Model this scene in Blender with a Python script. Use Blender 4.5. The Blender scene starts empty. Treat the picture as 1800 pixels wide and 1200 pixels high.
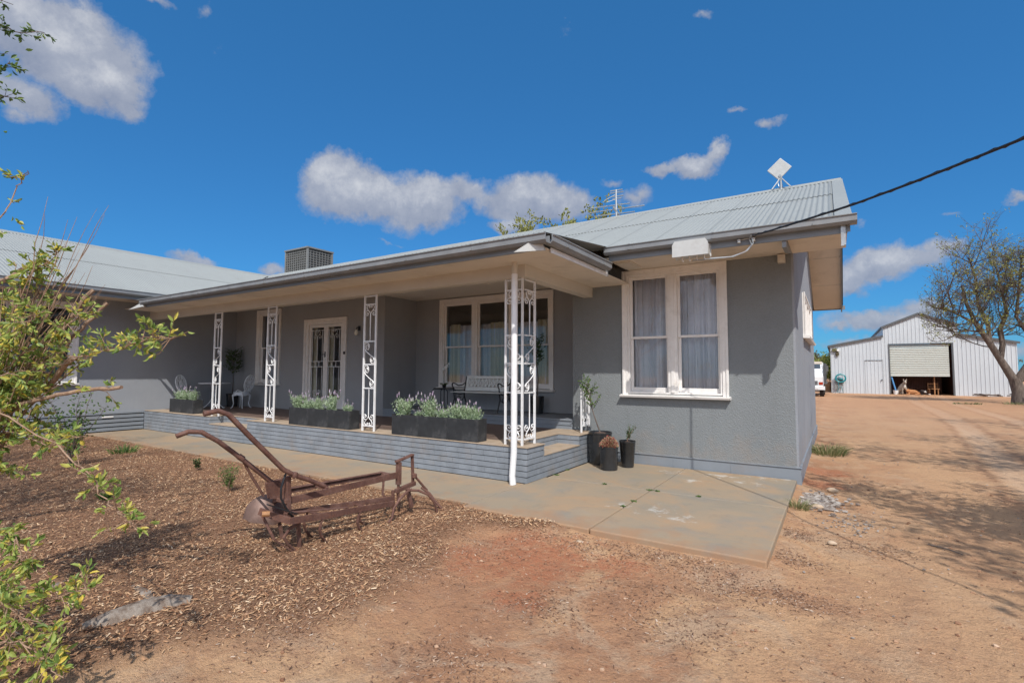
import bpy, math, random
from mathutils import Vector, Matrix
random.seed(7)
R = math.radians
scene = bpy.context.scene
COL = scene.collection
GZ = -0.10            # bare ground level; the concrete slab top is z = 0

# ------------------------------------------------------------------ materials
def nodes(name):
    m = bpy.data.materials.new(name); m.use_nodes = True
    nt = m.node_tree; nt.nodes.clear()
    out = nt.nodes.new('ShaderNodeOutputMaterial')
    return m, nt, out
def N(nt, typ, **kw):
    n = nt.nodes.new(typ)
    for k, v in kw.items():
        if k.startswith('_'): setattr(n, k[1:], v)
        else: n.inputs[k.replace('__', ' ')].default_value = v
    return n
def L(nt, a, b): nt.links.new(a, b)
def c4(c): return (c[0], c[1], c[2], 1)
def ramp(nt, fac, stops):
    r = nt.nodes.new('ShaderNodeValToRGB')
    e = r.color_ramp.elements
    while len(e) > 1: e.remove(e[-1])
    e[0].position = stops[0][0]; e[0].color = c4(stops[0][1])
    for p, c in stops[1:]:
        k = e.new(p); k.color = c4(c)
    L(nt, fac, r.inputs[0]); return r.outputs[0]
def frange(nt, fac, a, b, c=0., d=1.):
    r = nt.nodes.new('ShaderNodeMapRange'); r.inputs[1].default_value = a; r.inputs[2].default_value = b
    r.inputs[3].default_value = c; r.inputs[4].default_value = d
    L(nt, fac, r.inputs[0]); return r.outputs[0]
def mix(nt, fac, a, b, mode='MIX'):
    m = nt.nodes.new('ShaderNodeMix'); m.data_type = 'RGBA'; m.blend_type = mode; m.clamp_factor = True
    if isinstance(fac, (int, float)): m.inputs[0].default_value = fac
    else: L(nt, fac, m.inputs[0])
    for i, v in ((6, a), (7, b)):
        if isinstance(v, tuple): m.inputs[i].default_value = c4(v)
        else: L(nt, v, m.inputs[i])
    return m.outputs[2]
def math_(nt, op, a, b=0.5, clamp=False):
    m = nt.nodes.new('ShaderNodeMath'); m.operation = op; m.use_clamp = clamp
    for i, v in ((0, a), (1, b)):
        if isinstance(v, (int, float)): m.inputs[i].default_value = v
        else: L(nt, v, m.inputs[i])
    return m.outputs[0]
def noise(nt, scale, detail=4, rough=0.55, vec=None, dist=0.):
    n = N(nt, 'ShaderNodeTexNoise', Scale=scale, Detail=detail, Roughness=rough, Distortion=dist)
    if vec is not None: L(nt, vec, n.inputs[0])
    return n.outputs[0]
def wpos(nt):
    return nt.nodes.new('ShaderNodeNewGeometry').outputs['Position']
def opos(nt, sc=None):
    v = nt.nodes.new('ShaderNodeTexCoord').outputs['Object']
    if sc:
        m = nt.nodes.new('ShaderNodeMapping'); m.inputs['Scale'].default_value = sc
        L(nt, v, m.inputs[0]); return m.outputs[0]
    return v
def bsdf(nt, out, col, rough=0.6, metal=0., spec=0.5, bump=None, bstr=0.2, bdist=0.01):
    b = nt.nodes.new('ShaderNodeBsdfPrincipled')
    if isinstance(col, tuple): b.inputs['Base Color'].default_value = c4(col)
    else: L(nt, col, b.inputs['Base Color'])
    if isinstance(rough, (int, float)): b.inputs['Roughness'].default_value = rough
    else: L(nt, rough, b.inputs['Roughness'])
    b.inputs['Metallic'].default_value = metal
    b.inputs['Specular IOR Level'].default_value = spec
    if bump is not None:
        bp = nt.nodes.new('ShaderNodeBump'); bp.inputs['Strength'].default_value = bstr; bp.inputs['Distance'].default_value = bdist
        L(nt, bump, bp.inputs['Height']); L(nt, bp.outputs[0], b.inputs['Normal'])
    L(nt, b.outputs[0], out.inputs[0]); return b
def paint(name, col, var=0.12, scale=3., rough=0.5, metal=0., bump=0.1, bscale=60., spec=0.4, dirt=None, dscale=1.2, damt=0.4):
    m, nt, out = nodes(name); v = opos(nt)
    n = noise(nt, scale, 5, 0.6, v)
    c = ramp(nt, n, [(0.3, tuple(x*(1-var) for x in col)), (0.7, tuple(min(1, x*(1+var)) for x in col))])
    if dirt:
        d = noise(nt, dscale, 8, 0.7, v)
        c = mix(nt, frange(nt, d, 0.52, 0.72, 0, damt), c, dirt)
    bsdf(nt, out, c, rough, metal, spec, noise(nt, bscale, 3, 0.6, v), bump, 0.004)
    return m
M = {}
def wall_mat(name, a, b, grain=64., bst=0.65):
    m, nt, out = nodes(name); v = wpos(nt)
    big = noise(nt, 0.9, 6, 0.65, v)
    c = ramp(nt, big, [(0.3, a), (0.72, b)])
    # rain streaks: noise stretched vertically
    mp = nt.nodes.new('ShaderNodeMapping'); mp.inputs['Scale'].default_value = (5, 5, 0.35); L(nt, v, mp.inputs[0])
    st = noise(nt, 1.0, 5, 0.6, mp.outputs[0])
    c = mix(nt, frange(nt, st, 0.55, 0.8, 0, 0.25), c, tuple(x*0.72 for x in a))
    sz = nt.nodes.new('ShaderNodeSeparateXYZ'); L(nt, v, sz.inputs[0])
    sp = math_(nt, 'ADD', frange(nt, sz.outputs[2], -0.1, 0.75, 0.42, 0.0), noise(nt, 2.8, 8, 0.7, v))
    c = mix(nt, frange(nt, sp, 0.62, 0.9, 0, 0.45), c, (0.30, 0.24, 0.19))
    fine = noise(nt, grain, 3, 0.55, v)
    c = mix(nt, frange(nt, fine, 0.4, 0.7, 0, 0.22), c, tuple(x*1.35 for x in b))
    vo = N(nt, 'ShaderNodeTexVoronoi', Scale=grain*0.8); L(nt, v, vo.inputs[0])
    h = math_(nt, 'ADD', math_(nt, 'MULTIPLY', vo.outputs[0], 0.5), fine)
    bsdf(nt, out, c, 0.85, 0, 0.25, h, bst, 0.012)
    return m
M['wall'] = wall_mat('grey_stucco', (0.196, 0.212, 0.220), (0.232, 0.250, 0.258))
M['wall_porch_lifted'] = wall_mat('porch_render_lifted', (0.29, 0.295, 0.305), (0.335, 0.342, 0.352), 80., 0.4)  # smoother grey render, colour lightened to lift the deep porch shade
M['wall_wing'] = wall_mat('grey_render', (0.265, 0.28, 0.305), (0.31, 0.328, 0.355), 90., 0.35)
M['plinth'] = paint('grey_plinth_paint', (0.225, 0.25, 0.28), 0.08, 2.0, 0.55, bump=0.15, dirt=(0.26, 0.2, 0.15), dscale=1.6, damt=0.5)
M['brick'] = paint('painted_brick', (0.228, 0.252, 0.282), 0.16, 5.0, 0.6, bump=0.4, bscale=45., dirt=(0.28, 0.22, 0.17), dscale=2.2, damt=0.5)
M['mortar'] = paint('dark_joint', (0.035, 0.037, 0.04), 0.2)
M['white'] = paint('white_gloss_paint', (0.79, 0.765, 0.735), 0.05, 4., 0.4, bump=0.08, dirt=(0.45, 0.40, 0.34), dscale=5., damt=0.35)
M['iron_white'] = paint('white_iron_paint', (0.78, 0.78, 0.78), 0.04, 8., 0.35, bump=0.1, dirt=(0.45, 0.38, 0.32), dscale=9., damt=0.3)
M['gutter'] = paint('grey_gutter_paint', (0.21, 0.22, 0.23), 0.14, 3., 0.4, bump=0.1, dirt=(0.3, 0.3, 0.29), dscale=2.5, damt=0.6)
M['fascia'] = paint('grey_fascia_paint', (0.21, 0.235, 0.26), 0.12, 2., 0.5, bump=0.2, dirt=(0.24, 0.24, 0.24), dscale=3., damt=0.4)
M['soffit'] = paint('beige_soffit_paint', (0.70, 0.635, 0.545), 0.05, 1.5, 0.7, bump=0.05, dirt=(0.22, 0.18, 0.14), dscale=1.3, damt=0.35)
M['beam'] = paint('grey_beige_beam', (0.60, 0.56, 0.49), 0.06, 1.5, 0.6, bump=0.1)
M['porch_floor'] = paint('brown_porch_floor', (0.15, 0.105, 0.085), 0.25, 3., 0.5, bump=0.2)
M['dark'] = paint('dark_interior', (0.03, 0.028, 0.027), 0.2, rough=0.9)
M['room'] = paint('room_plaster', (0.30, 0.27, 0.22), 0.05, rough=0.9)
M['black_plastic'] = paint('black_glazed_pot', (0.022, 0.023, 0.025), 0.3, 6., 0.22, spec=0.6, bump=0.1)
M['planter'] = paint('charcoal_planter', (0.030, 0.032, 0.035), 0.25, 5., 0.55, bump=0.3, bscale=30., dirt=(0.10, 0.10, 0.10), dscale=6., damt=0.6)
M['black_iron'] = paint('black_iron', (0.02, 0.02, 0.022), 0.3, 8., 0.4)
M['soil'] = paint('potting_soil', (0.16, 0.09, 0.06), 0.5, 20., 0.95, bump=0.9, bscale=40.)
M['chair_metal'] = paint('white_cast_metal', (0.70, 0.73, 0.77), 0.1, 10., 0.4, bump=0.3)
M['box_plastic'] = paint('light_grey_plastic', (0.50, 0.51, 0.50), 0.05, 8., 0.4, bump=0.05, dirt=(0.35, 0.33, 0.3), dscale=6, damt=0.4)
M['cable'] = paint('black_cable', (0.02, 0.022, 0.026), 0.2, rough=0.5)
M['galv'] = paint('galvanised_steel', (0.40, 0.42, 0.43), 0.2, 6., 0.4, metal=0.6, bump=0.1)
M['lamp_glass'] = paint('frosted_bulb', (0.75, 0.72, 0.62), 0.03, rough=0.2)
M['bench_slat'] = paint('pale_grey_slat', (0.78, 0.80, 0.78), 0.06, 6., 0.45)
M['petal'] = paint('white_petal', (0.8, 0.8, 0.78), 0.03)
M['teal'] = paint('teal_hose', (0.01, 0.22, 0.25), 0.25, 20., 0.4)
M['blue'] = paint('blue_paint', (0.08, 0.25, 0.50), 0.1, rough=0.5)
M['orange_wood'] = paint('orange_wood', (0.36, 0.18, 0.08), 0.2, 8.)
M['shed_trim'] = paint('shed_grey_trim', (0.10, 0.105, 0.11), 0.1, rough=0.5)
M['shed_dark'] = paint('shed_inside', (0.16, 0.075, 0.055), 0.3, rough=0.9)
M['tyre'] = paint('tyre_rubber', (0.03, 0.027, 0.025), 0.3, rough=0.9)
M['truck_white'] = paint('truck_white_paint', (0.72, 0.74, 0.74), 0.05, rough=0.35)
M['red_lens'] = paint('red_lens', (0.35, 0.04, 0.02), 0.1, rough=0.2)
M['screen'] = paint('windscreen', (0.03, 0.05, 0.07), 0.2, rough=0.1, spec=0.8)
M['cooler'] = paint('cooler_grey', (0.13, 0.125, 0.118), 0.25, 10., 0.7, bump=0.5)
M['cooler_frame'] = paint('cooler_frame', (0.20, 0.20, 0.19), 0.1, rough=0.5)
M['fur_tan'] = paint('tan_fur', (0.38, 0.17, 0.07), 0.3, 6., 0.9, bump=0.5)
M['fur_grey'] = paint('grey_tan_fur', (0.30, 0.24, 0.19), 0.35, 5., 0.9, bump=0.5)
M['fur_dark'] = paint('dark_fur', (0.06, 0.045, 0.04), 0.4, 6., 0.9, bump=0.5)
M['fur_white'] = paint('white_fur', (0.62, 0.57, 0.5), 0.1, 6., 0.9, bump=0.5)
M['stone'] = paint('pale_stone', (0.45, 0.34, 0.24), 0.25, 12., 0.9, bump=0.8)

def corr_mat(name, col, dark, dirt, axis=None):
    m, nt, out = nodes(name); v = wpos(nt)
    n = noise(nt, 0.5, 6, 0.6, v)
    c = ramp(nt, n, [(0.3, tuple(x*0.93 for x in col)), (0.7, col)])
    n2 = noise(nt, 4.0, 8, 0.75, v)
    c = mix(nt, frange(nt, n2, 0.5, 0.75, 0, dirt), c, dark)
    if axis is not None:
        sp = nt.nodes.new('ShaderNodeSeparateXYZ'); L(nt, v, sp.inputs[0]); q = math_(nt, 'DIVIDE', sp.outputs[axis], 0.76)
        wn = nt.nodes.new('ShaderNodeTexWhiteNoise'); wn.noise_dimensions = '1D'; L(nt, math_(nt, 'FLOOR', q), wn.inputs['W'])
        c = mix(nt, frange(nt, wn.outputs[0], 0, 1, 0, 0.12), c, tuple(x*0.6 for x in col))
        fr = math_(nt, 'FRACT', q); c = mix(nt, math_(nt, 'MULTIPLY', math_(nt, 'LESS_THAN', fr, 0.03), 0.3), c, tuple(x*0.35 for x in col))
    bsdf(nt, out, c, 0.5, 0.0, 0.4, noise(nt, 30, 3, 0.6, v), 0.05, 0.003)
    return m
M['roof'] = corr_mat('pale_green_grey_roof', (0.305, 0.318, 0.300), (0.26, 0.26, 0.24), 0.35)
M['roof_main'] = corr_mat('pale_roof_sheets', (0.305, 0.318, 0.300), (0.22, 0.215, 0.20), 0.5, 0)
M['roof_wing'] = corr_mat('pale_wing_roof_sheets', (0.305, 0.318, 0.300), (0.22, 0.215, 0.20), 0.5, 1)
M['shed_wall'] = corr_mat('pale_shed_sheet', (0.54, 0.575, 0.60), (0.40, 0.40, 0.40), 0.3)
M['roller'] = corr_mat('roller_door_sheet', (0.60, 0.62, 0.57), (0.35, 0.33, 0.28), 0.3)

def rust():
    m, nt, out = nodes('rusted_iron'); v = opos(nt)
    n = noise(nt, 9, 8, 0.7, v); n2 = noise(nt, 60, 4, 0.6, v)
    c = ramp(nt, n, [(0.25, (0.075, 0.036, 0.03)), (0.5, (0.14, 0.072, 0.056)), (0.72, (0.22, 0.13, 0.105)), (0.85, (0.28, 0.215, 0.19))])
    c = mix(nt, frange(nt, n2, 0.45, 0.7, 0, 0.35), c, (0.30, 0.13, 0.07))
    bsdf(nt, out, c, 0.75, 0.2, 0.35, n2, 0.6, 0.004)
    return m
M['rust'] = rust()
M['mould'] = paint('scoured_iron', (0.165, 0.105, 0.085), 0.35, 7., 0.5, metal=0.3, bump=0.3, dirt=(0.17, 0.08, 0.06), dscale=5., damt=0.9)

def concrete():
    m, nt, out = nodes('stained_concrete'); v = wpos(nt)
    n = noise(nt, 0.7, 8, 0.62, v, 0.3)
    c = ramp(nt, n, [(0.28, (0.24, 0.215, 0.172)), (0.45, (0.30, 0.245, 0.177)), (0.6, (0.345, 0.258, 0.172)), (0.75, (0.32, 0.28, 0.22))])
    o = noise(nt, 1.1, 8, 0.7, v, 0.8)
    c = mix(nt, frange(nt, o, 0.48, 0.66, 0, 0.7), c, (0.40, 0.255, 0.145))
    dk = noise(nt, 3.4, 9, 0.72, v, 0.6)
    c = mix(nt, frange(nt, dk, 0.54, 0.72, 0, 0.5), c, (0.19, 0.16, 0.13))
    g = noise(nt, 1.7, 6, 0.6, v, 0.2)
    c = mix(nt, frange(nt, g, 0.5, 0.68, 0, 0.7), c, (0.245, 0.228, 0.195))
    f = noise(nt, 70, 4, 0.7, v)
    c = mix(nt, frange(nt, f, 0.45, 0.75, 0, 0.3), c, (0.22, 0.19, 0.16))
    # spilt plaster: pale ragged splashes at a few spots
    w = None
    for (x, y, r) in ((-1.75, 5.75, 0.30), (-1.45, 5.6, 0.25), (-2.15, 5.7, 0.2), (-1.5, 8.2, 0.3), (-1.1, 7.9, 0.3), (-1.0, 8.35, 0.25), (-2.2, 8.1, 0.25), (-1.8, 7.6, 0.2), (-0.7, 8.45, 0.25)):
        d = nt.nodes.new('ShaderNodeVectorMath'); d.operation = 'DISTANCE'; L(nt, v, d.inputs[0]); d.inputs[1].default_value = (x, y, 0)
        k = frange(nt, d.outputs['Value'], 0.0, r*1.5, 0.22, 0.0)
        w = k if w is None else math_(nt, 'MAXIMUM', w, k)
    sp = noise(nt, 7, 8, 0.7, v)
    w = frange(nt, math_(nt, 'ADD', w, sp), 0.67, 0.78, 0, 0.7)
    c = mix(nt, w, c, (0.52, 0.50, 0.46))
    sepn = nt.nodes.new('ShaderNodeSeparateXYZ'); L(nt, v, sepn.inputs[0])
    ed = math_(nt, 'ADD', frange(nt, sepn.outputs[1], 4.7, 5.3, 0.3, 0.0), noise(nt, 2.5, 6, 0.7, v))
    c = mix(nt, frange(nt, ed, 0.6, 0.85, 0, 0.6), c, (0.36, 0.19, 0.10))
    bsdf(nt, out, c, 0.85, 0, 0.2, f, 0.25, 0.006)
    return m
M['concrete'] = concrete()
M['step_cap'] = paint('worn_step_cap', (0.40, 0.31, 0.225), 0.2, 6., 0.7, bump=0.3, bscale=25., dirt=(0.25, 0.25, 0.24), dscale=3., damt=0.6)

def dirt_mat():
    m, nt, out = nodes('red_dirt_ground'); v = wpos(nt)
    sep = nt.nodes.new('ShaderNodeSeparateXYZ'); L(nt, v, sep.inputs[0]); X, Y = sep.outputs[0], sep.outputs[1]
    big = noise(nt, 0.55, 7, 0.62, v, 0.6)
    c = ramp(nt, big, [(0.30, (0.32, 0.165, 0.09)), (0.43, (0.44, 0.23, 0.125)), (0.55, (0.54, 0.32, 0.175)), (0.68, (0.62, 0.405, 0.235))])
    mid = noise(nt, 2.2, 8, 0.7, v, 0.4)
    c = mix(nt, frange(nt, mid, 0.48, 0.62, 0, 0.6), c, (0.31, 0.17, 0.105))
    pt = noise(nt, 1.15, 9, 0.72, v, 1.0)
    c = mix(nt, frange(nt, pt, 0.50, 0.60, 0, 0.75), c, (0.52, 0.36, 0.235))
    p3 = noise(nt, 5.5, 9, 0.75, v, 0.6)
    c = mix(nt, frange(nt, p3, 0.52, 0.66, 0, 0.5), c, (0.27, 0.15, 0.095))
    # drive: paler, compacted; streaks along the tracks (Y)
    mp = nt.nodes.new('ShaderNodeMapping'); mp.inputs['Scale'].default_value = (1.6, 0.12, 1); mp.inputs['Rotation'].default_value = (0, 0, 0.12); L(nt, v, mp.inputs[0])
    tr = noise(nt, 1.0, 5, 0.6, mp.outputs[0])
    drive = frange(nt, X, -0.6, 0.6, 0, 1)
    dm = math_(nt, 'MULTIPLY', drive, frange(nt, tr, 0.38, 0.62, 0.35, 0.9))
    c = mix(nt, dm, c, (0.55, 0.335, 0.188))
    # two wheel tracks worn down the drive
    wob = math_(nt, 'ADD', math_(nt, 'MULTIPLY', Y, 0.06), math_(nt, 'MULTIPLY', math_(nt, 'SINE', math_(nt, 'MULTIPLY', Y, 0.2)), -0.2))
    px = math_(nt, 'ADD', math_(nt, 'SUBTRACT', X, wob), math_(nt, 'MULTIPLY', math_(nt, 'SUBTRACT', noise(nt, 1.5, 6, 0.7, v), 0.5), 0.5))
    for cx in (1.9, 3.6):
        k = frange(nt, math_(nt, 'ABSOLUTE', math_(nt, 'SUBTRACT', px, cx)), 0.14, 0.34, 0.7, 0.)
        c = mix(nt, math_(nt, 'MULTIPLY', k, frange(nt, tr, 0.35, 0.6, 0.4, 1.)), c, (0.60, 0.42, 0.28))
        k2 = math_(nt, 'MULTIPLY', frange(nt, math_(nt, 'ABSOLUTE', math_(nt, 'SUBTRACT', math_(nt, 'ABSOLUTE', math_(nt, 'SUBTRACT', px, cx)), 0.36)), 0.02, 0.12, 0.5, 0.), frange(nt, mid, 0.42, 0.55, 0.2, 1))
        c = mix(nt, k2, c, (0.24, 0.125, 0.075))
    far = frange(nt, Y, 14, 34, 0, 0.6)
    c = mix(nt, far, c, (0.48, 0.25, 0.13))
    # raw orange clay showing near the slab and by the wall
    cl = None
    for (x, y, r) in ((-2.3, 4.0, 0.75), (-2.75, 3.7, 0.45), (-1.6, 4.2, 0.35), (-2.6, 4.2, 0.4), (-0.25, 8.9, 0.45), (-0.2, 10.0, 0.5), (-2.0, 3.2, 0.3)):
        d = nt.nodes.new('ShaderNodeVectorMath'); d.operation = 'DISTANCE'; L(nt, v, d.inputs[0]); d.inputs[1].default_value = (x, y, GZ)
        k = frange(nt, d.outputs['Value'], 0.0, r*1.5, 0.62, 0.0)
        cl = k if cl is None else math_(nt, 'MAXIMUM', cl, k)
    cl = math_(nt, 'MULTIPLY', frange(nt, math_(nt, 'ADD', cl, noise(nt, 3.2, 10, 0.78, v, 1.2)), 0.74, 0.92, 0, 0.95), frange(nt, noise(nt, 14, 8, 0.75, v, 0.5), 0.40, 0.56, 0.35, 1.0))
    c = mix(nt, cl, c, (0.42, 0.165, 0.085))
    at = nt.nodes.new('ShaderNodeAttribute'); at.attribute_name = 'bed'
    c = mix(nt, at.outputs['Fac'], c, ramp(nt, noise(nt, 60, 5, 0.75, v), [(0.35, (0.13, 0.068, 0.040)), (0.65, (0.34, 0.19, 0.11))]))
    # grit
    g = noise(nt, 55, 5, 0.75, v)
    c = mix(nt, frange(nt, g, 0.5, 0.7, 0, 0.5), c, (0.20, 0.115, 0.08))
    g2 = noise(nt, 140, 3, 0.7, v)
    c = mix(nt, frange(nt, g2, 0.58, 0.72, 0, 0.55), c, (0.60, 0.48, 0.38))
    vo = N(nt, 'ShaderNodeTexVoronoi', Scale=38.); L(nt, v, vo.inputs[0])
    c = mix(nt, frange(nt, vo.outputs[0], 0.05, 0.13, 0.35, 0), c, (0.55, 0.46, 0.38))
    h = math_(nt, 'ADD', math_(nt, 'MULTIPLY', g, 1.0), math_(nt, 'MULTIPLY', noise(nt, 9, 6, 0.6, v), 2.0))
    bsdf(nt, out, c, 0.95, 0, 0.12, h, 0.8, 0.025)
    return m
M['ground'] = dirt_mat()

def island_mat(name, stops, rough=0.7, spec=0.3, trans=0., patch=None):
    m, nt, out = nodes(name)
    g = nt.nodes.new('ShaderNodeNewGeometry')
    c = ramp(nt, g.outputs['Random Per Island'], stops)
    if patch: c = mix(nt, frange(nt, noise(nt, patch[0], 6, 0.65, g.outputs['Position']), 0.45, 0.68, 0, 0.75), c, patch[1])
    b = bsdf(nt, out, c, rough, 0, spec)
    if trans > 0:
        t = nt.nodes.new('ShaderNodeBsdfTranslucent'); L(nt, c, t.inputs[0])
        mx = nt.nodes.new('ShaderNodeMixShader'); mx.inputs[0].default_value = trans
        L(nt, b.outputs[0], mx.inputs[1]); L(nt, t.outputs[0], mx.inputs[2]); L(nt, mx.outputs[0], out.inputs[0])
    return m
M['mulch'] = island_mat('wood_chips', [(0, (0.12, 0.055, 0.032)), (0.2, (0.26, 0.13, 0.07)), (0.5, (0.46, 0.265, 0.145)), (0.8, (0.58, 0.375, 0.215)), (1, (0.66, 0.50, 0.34))], 0.85, 0.15, 0., (1.6, (0.26, 0.13, 0.075)))
M['litter'] = island_mat('dry_litter', [(0, (0.09, 0.05, 0.035)), (0.55, (0.22, 0.125, 0.08)), (0.85, (0.38, 0.25, 0.17)), (1, (0.58, 0.46, 0.36))], 0.9, 0.1)
M['clod'] = island_mat('dirt_pebbles', [(0, (0.20, 0.10, 0.06)), (0.7, (0.40, 0.24, 0.15)), (1, (0.52, 0.37, 0.26))], 0.95, 0.1)
M['gravel'] = island_mat('pale_rubble', [(0, (0.18, 0.14, 0.115)), (0.5, (0.29, 0.25, 0.22)), (1, (0.42, 0.38, 0.34))], 0.9, 0.2)
M['bush_leaf'] = island_mat('lime_green_leaf', [(0, (0.13, 0.21, 0.05)), (0.3, (0.28, 0.38, 0.09)), (0.65, (0.46, 0.53, 0.14)), (0.86, (0.62, 0.57, 0.14)), (1, (0.78, 0.60, 0.10))], 0.45, 0.4, 0.45)
M['dark_leaf'] = island_mat('dark_green_leaf', [(0, (0.03, 0.06, 0.02)), (0.6, (0.06, 0.12, 0.035)), (1, (0.13, 0.2, 0.05))], 0.5, 0.4, 0.25)
M['mid_leaf'] = island_mat('mid_green_leaf', [(0, (0.06, 0.11, 0.03)), (0.6, (0.11, 0.2, 0.05)), (1, (0.25, 0.33, 0.08))], 0.5, 0.4, 0.3)
M['olive_leaf'] = island_mat('olive_yellow_leaf', [(0, (0.15, 0.17, 0.06)), (0.5, (0.27, 0.28, 0.08)), (1, (0.45, 0.42, 0.12))], 0.6, 0.3, 0.3)
M['lav_leaf'] = island_mat('silvery_green_leaf', [(0, (0.17, 0.26, 0.13)), (0.5, (0.33, 0.44, 0.25)), (1, (0.58, 0.66, 0.50))], 0.6, 0.3, 0.2)
M['lav_flower'] = island_mat('mauve_flower', [(0, (0.34, 0.25, 0.38)), (0.6, (0.46, 0.38, 0.48)), (1, (0.60, 0.54, 0.58))], 0.7, 0.2, 0.2)
M['red_leaf'] = island_mat('dusty_red_succulent', [(0, (0.30, 0.07, 0.06)), (0.4, (0.42, 0.2, 0.14)), (0.8, (0.45, 0.32, 0.2)), (1, (0.30, 0.32, 0.16))], 0.6, 0.3, 0.1)
M['grass'] = island_mat('weedy_grass', [(0, (0.10, 0.13, 0.05)), (0.5, (0.20, 0.22, 0.09)), (1, (0.42, 0.36, 0.2))], 0.7, 0.2, 0.2)
M['scrub'] = island_mat('dry_scrub', [(0, (0.09, 0.07, 0.05)), (0.5, (0.14, 0.13, 0.07)), (1, (0.2, 0.2, 0.1))], 0.9, 0.1)

def bark(name, a, b, sc=14.):
    m, nt, out = nodes(name); v = opos(nt, (1, 1, 0.25))
    n = noise(nt, sc, 7, 0.7, v)
    c = ramp(nt, n, [(0.35, a), (0.68, b)])
    bsdf(nt, out, c, 0.9, 0, 0.2, n, 0.8, 0.02)
    return m
M['porch_ceiling'] = paint('cream_porch_ceiling', (0.80, 0.75, 0.66), 0.04, 1.5, 0.7, bump=0.05)
M['bark'] = bark('brown_bark', (0.085, 0.065, 0.055), (0.21, 0.17, 0.14))
M['twig'] = bark('pale_twig', (0.22, 0.13, 0.085), (0.42, 0.29, 0.20), 20.)
M['cut_wood'] = bark('weathered_edging', (0.13, 0.085, 0.06), (0.36, 0.31, 0.26), 11.)

def glass():
    m, nt, out = nodes('window_glass')
    t = nt.nodes.new('ShaderNodeBsdfTransparent'); t.inputs[0].default_value = (0.95, 0.97, 0.97, 1)
    g = nt.nodes.new('ShaderNodeBsdfGlossy'); g.inputs['Roughness'].default_value = 0.03
    f = nt.nodes.new('ShaderNodeFresnel'); f.inputs[0].default_value = 1.5
    v = opos(nt)
    n = noise(nt, 2.2, 2, 0.5, v)
    bp = nt.nodes.new('ShaderNodeBump'); bp.inputs['Strength'].default_value = 0.03; bp.inputs['Distance'].default_value = 0.02; L(nt, n, bp.inputs['Height'])
    L(nt, bp.outputs[0], g.inputs['Normal'])
    mx = nt.nodes.new('ShaderNodeMixShader'); L(nt, frange(nt, f.outputs[0], 0, 1, 0.05, 1.0), mx.inputs[0]); L(nt, t.outputs[0], mx.inputs[1]); L(nt, g.outputs[0], mx.inputs[2])
    # dusty film
    d = nt.nodes.new('ShaderNodeBsdfDiffuse'); d.inputs[0].default_value = (0.55, 0.55, 0.55, 1)
    mx2 = nt.nodes.new('ShaderNodeMixShader'); L(nt, frange(nt, noise(nt, 5, 8, 0.75, v), 0.5, 0.8, 0.02, 0.16), mx2.inputs[0])
    L(nt, mx.outputs[0], mx2.inputs[1]); L(nt, d.outputs[0], mx2.inputs[2])
    L(nt, mx2.outputs[0], out.inputs[0])
    return m
M['glass'] = glass()
def cloth(name, a, b, scale=9.):
    m, nt, out = nodes(name); v = opos(nt, (1, 1, 0.05))
    c = ramp(nt, noise(nt, scale, 3, 0.5, v), [(0.35, a), (0.65, b)])
    b_ = bsdf(nt, out, c, 0.9, 0, 0.1)
    t = nt.nodes.new('ShaderNodeBsdfTranslucent'); L(nt, c, t.inputs[0])
    mx = nt.nodes.new('ShaderNodeMixShader'); mx.inputs[0].default_value = 0.12
    L(nt, b_.outputs[0], mx.inputs[1]); L(nt, t.outputs[0], mx.inputs[2]); L(nt, mx.outputs[0], out.inputs[0])
    return m
M['lace'] = cloth('grey_lace_curtain', (0.66, 0.66, 0.71), (0.90, 0.90, 0.94))
M['cream_drape'] = cloth('cream_drape', (0.58, 0.53, 0.38), (0.80, 0.75, 0.58))
M['blind'] = paint('dark_blind', (0.10, 0.085, 0.075), 0.2)

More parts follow.
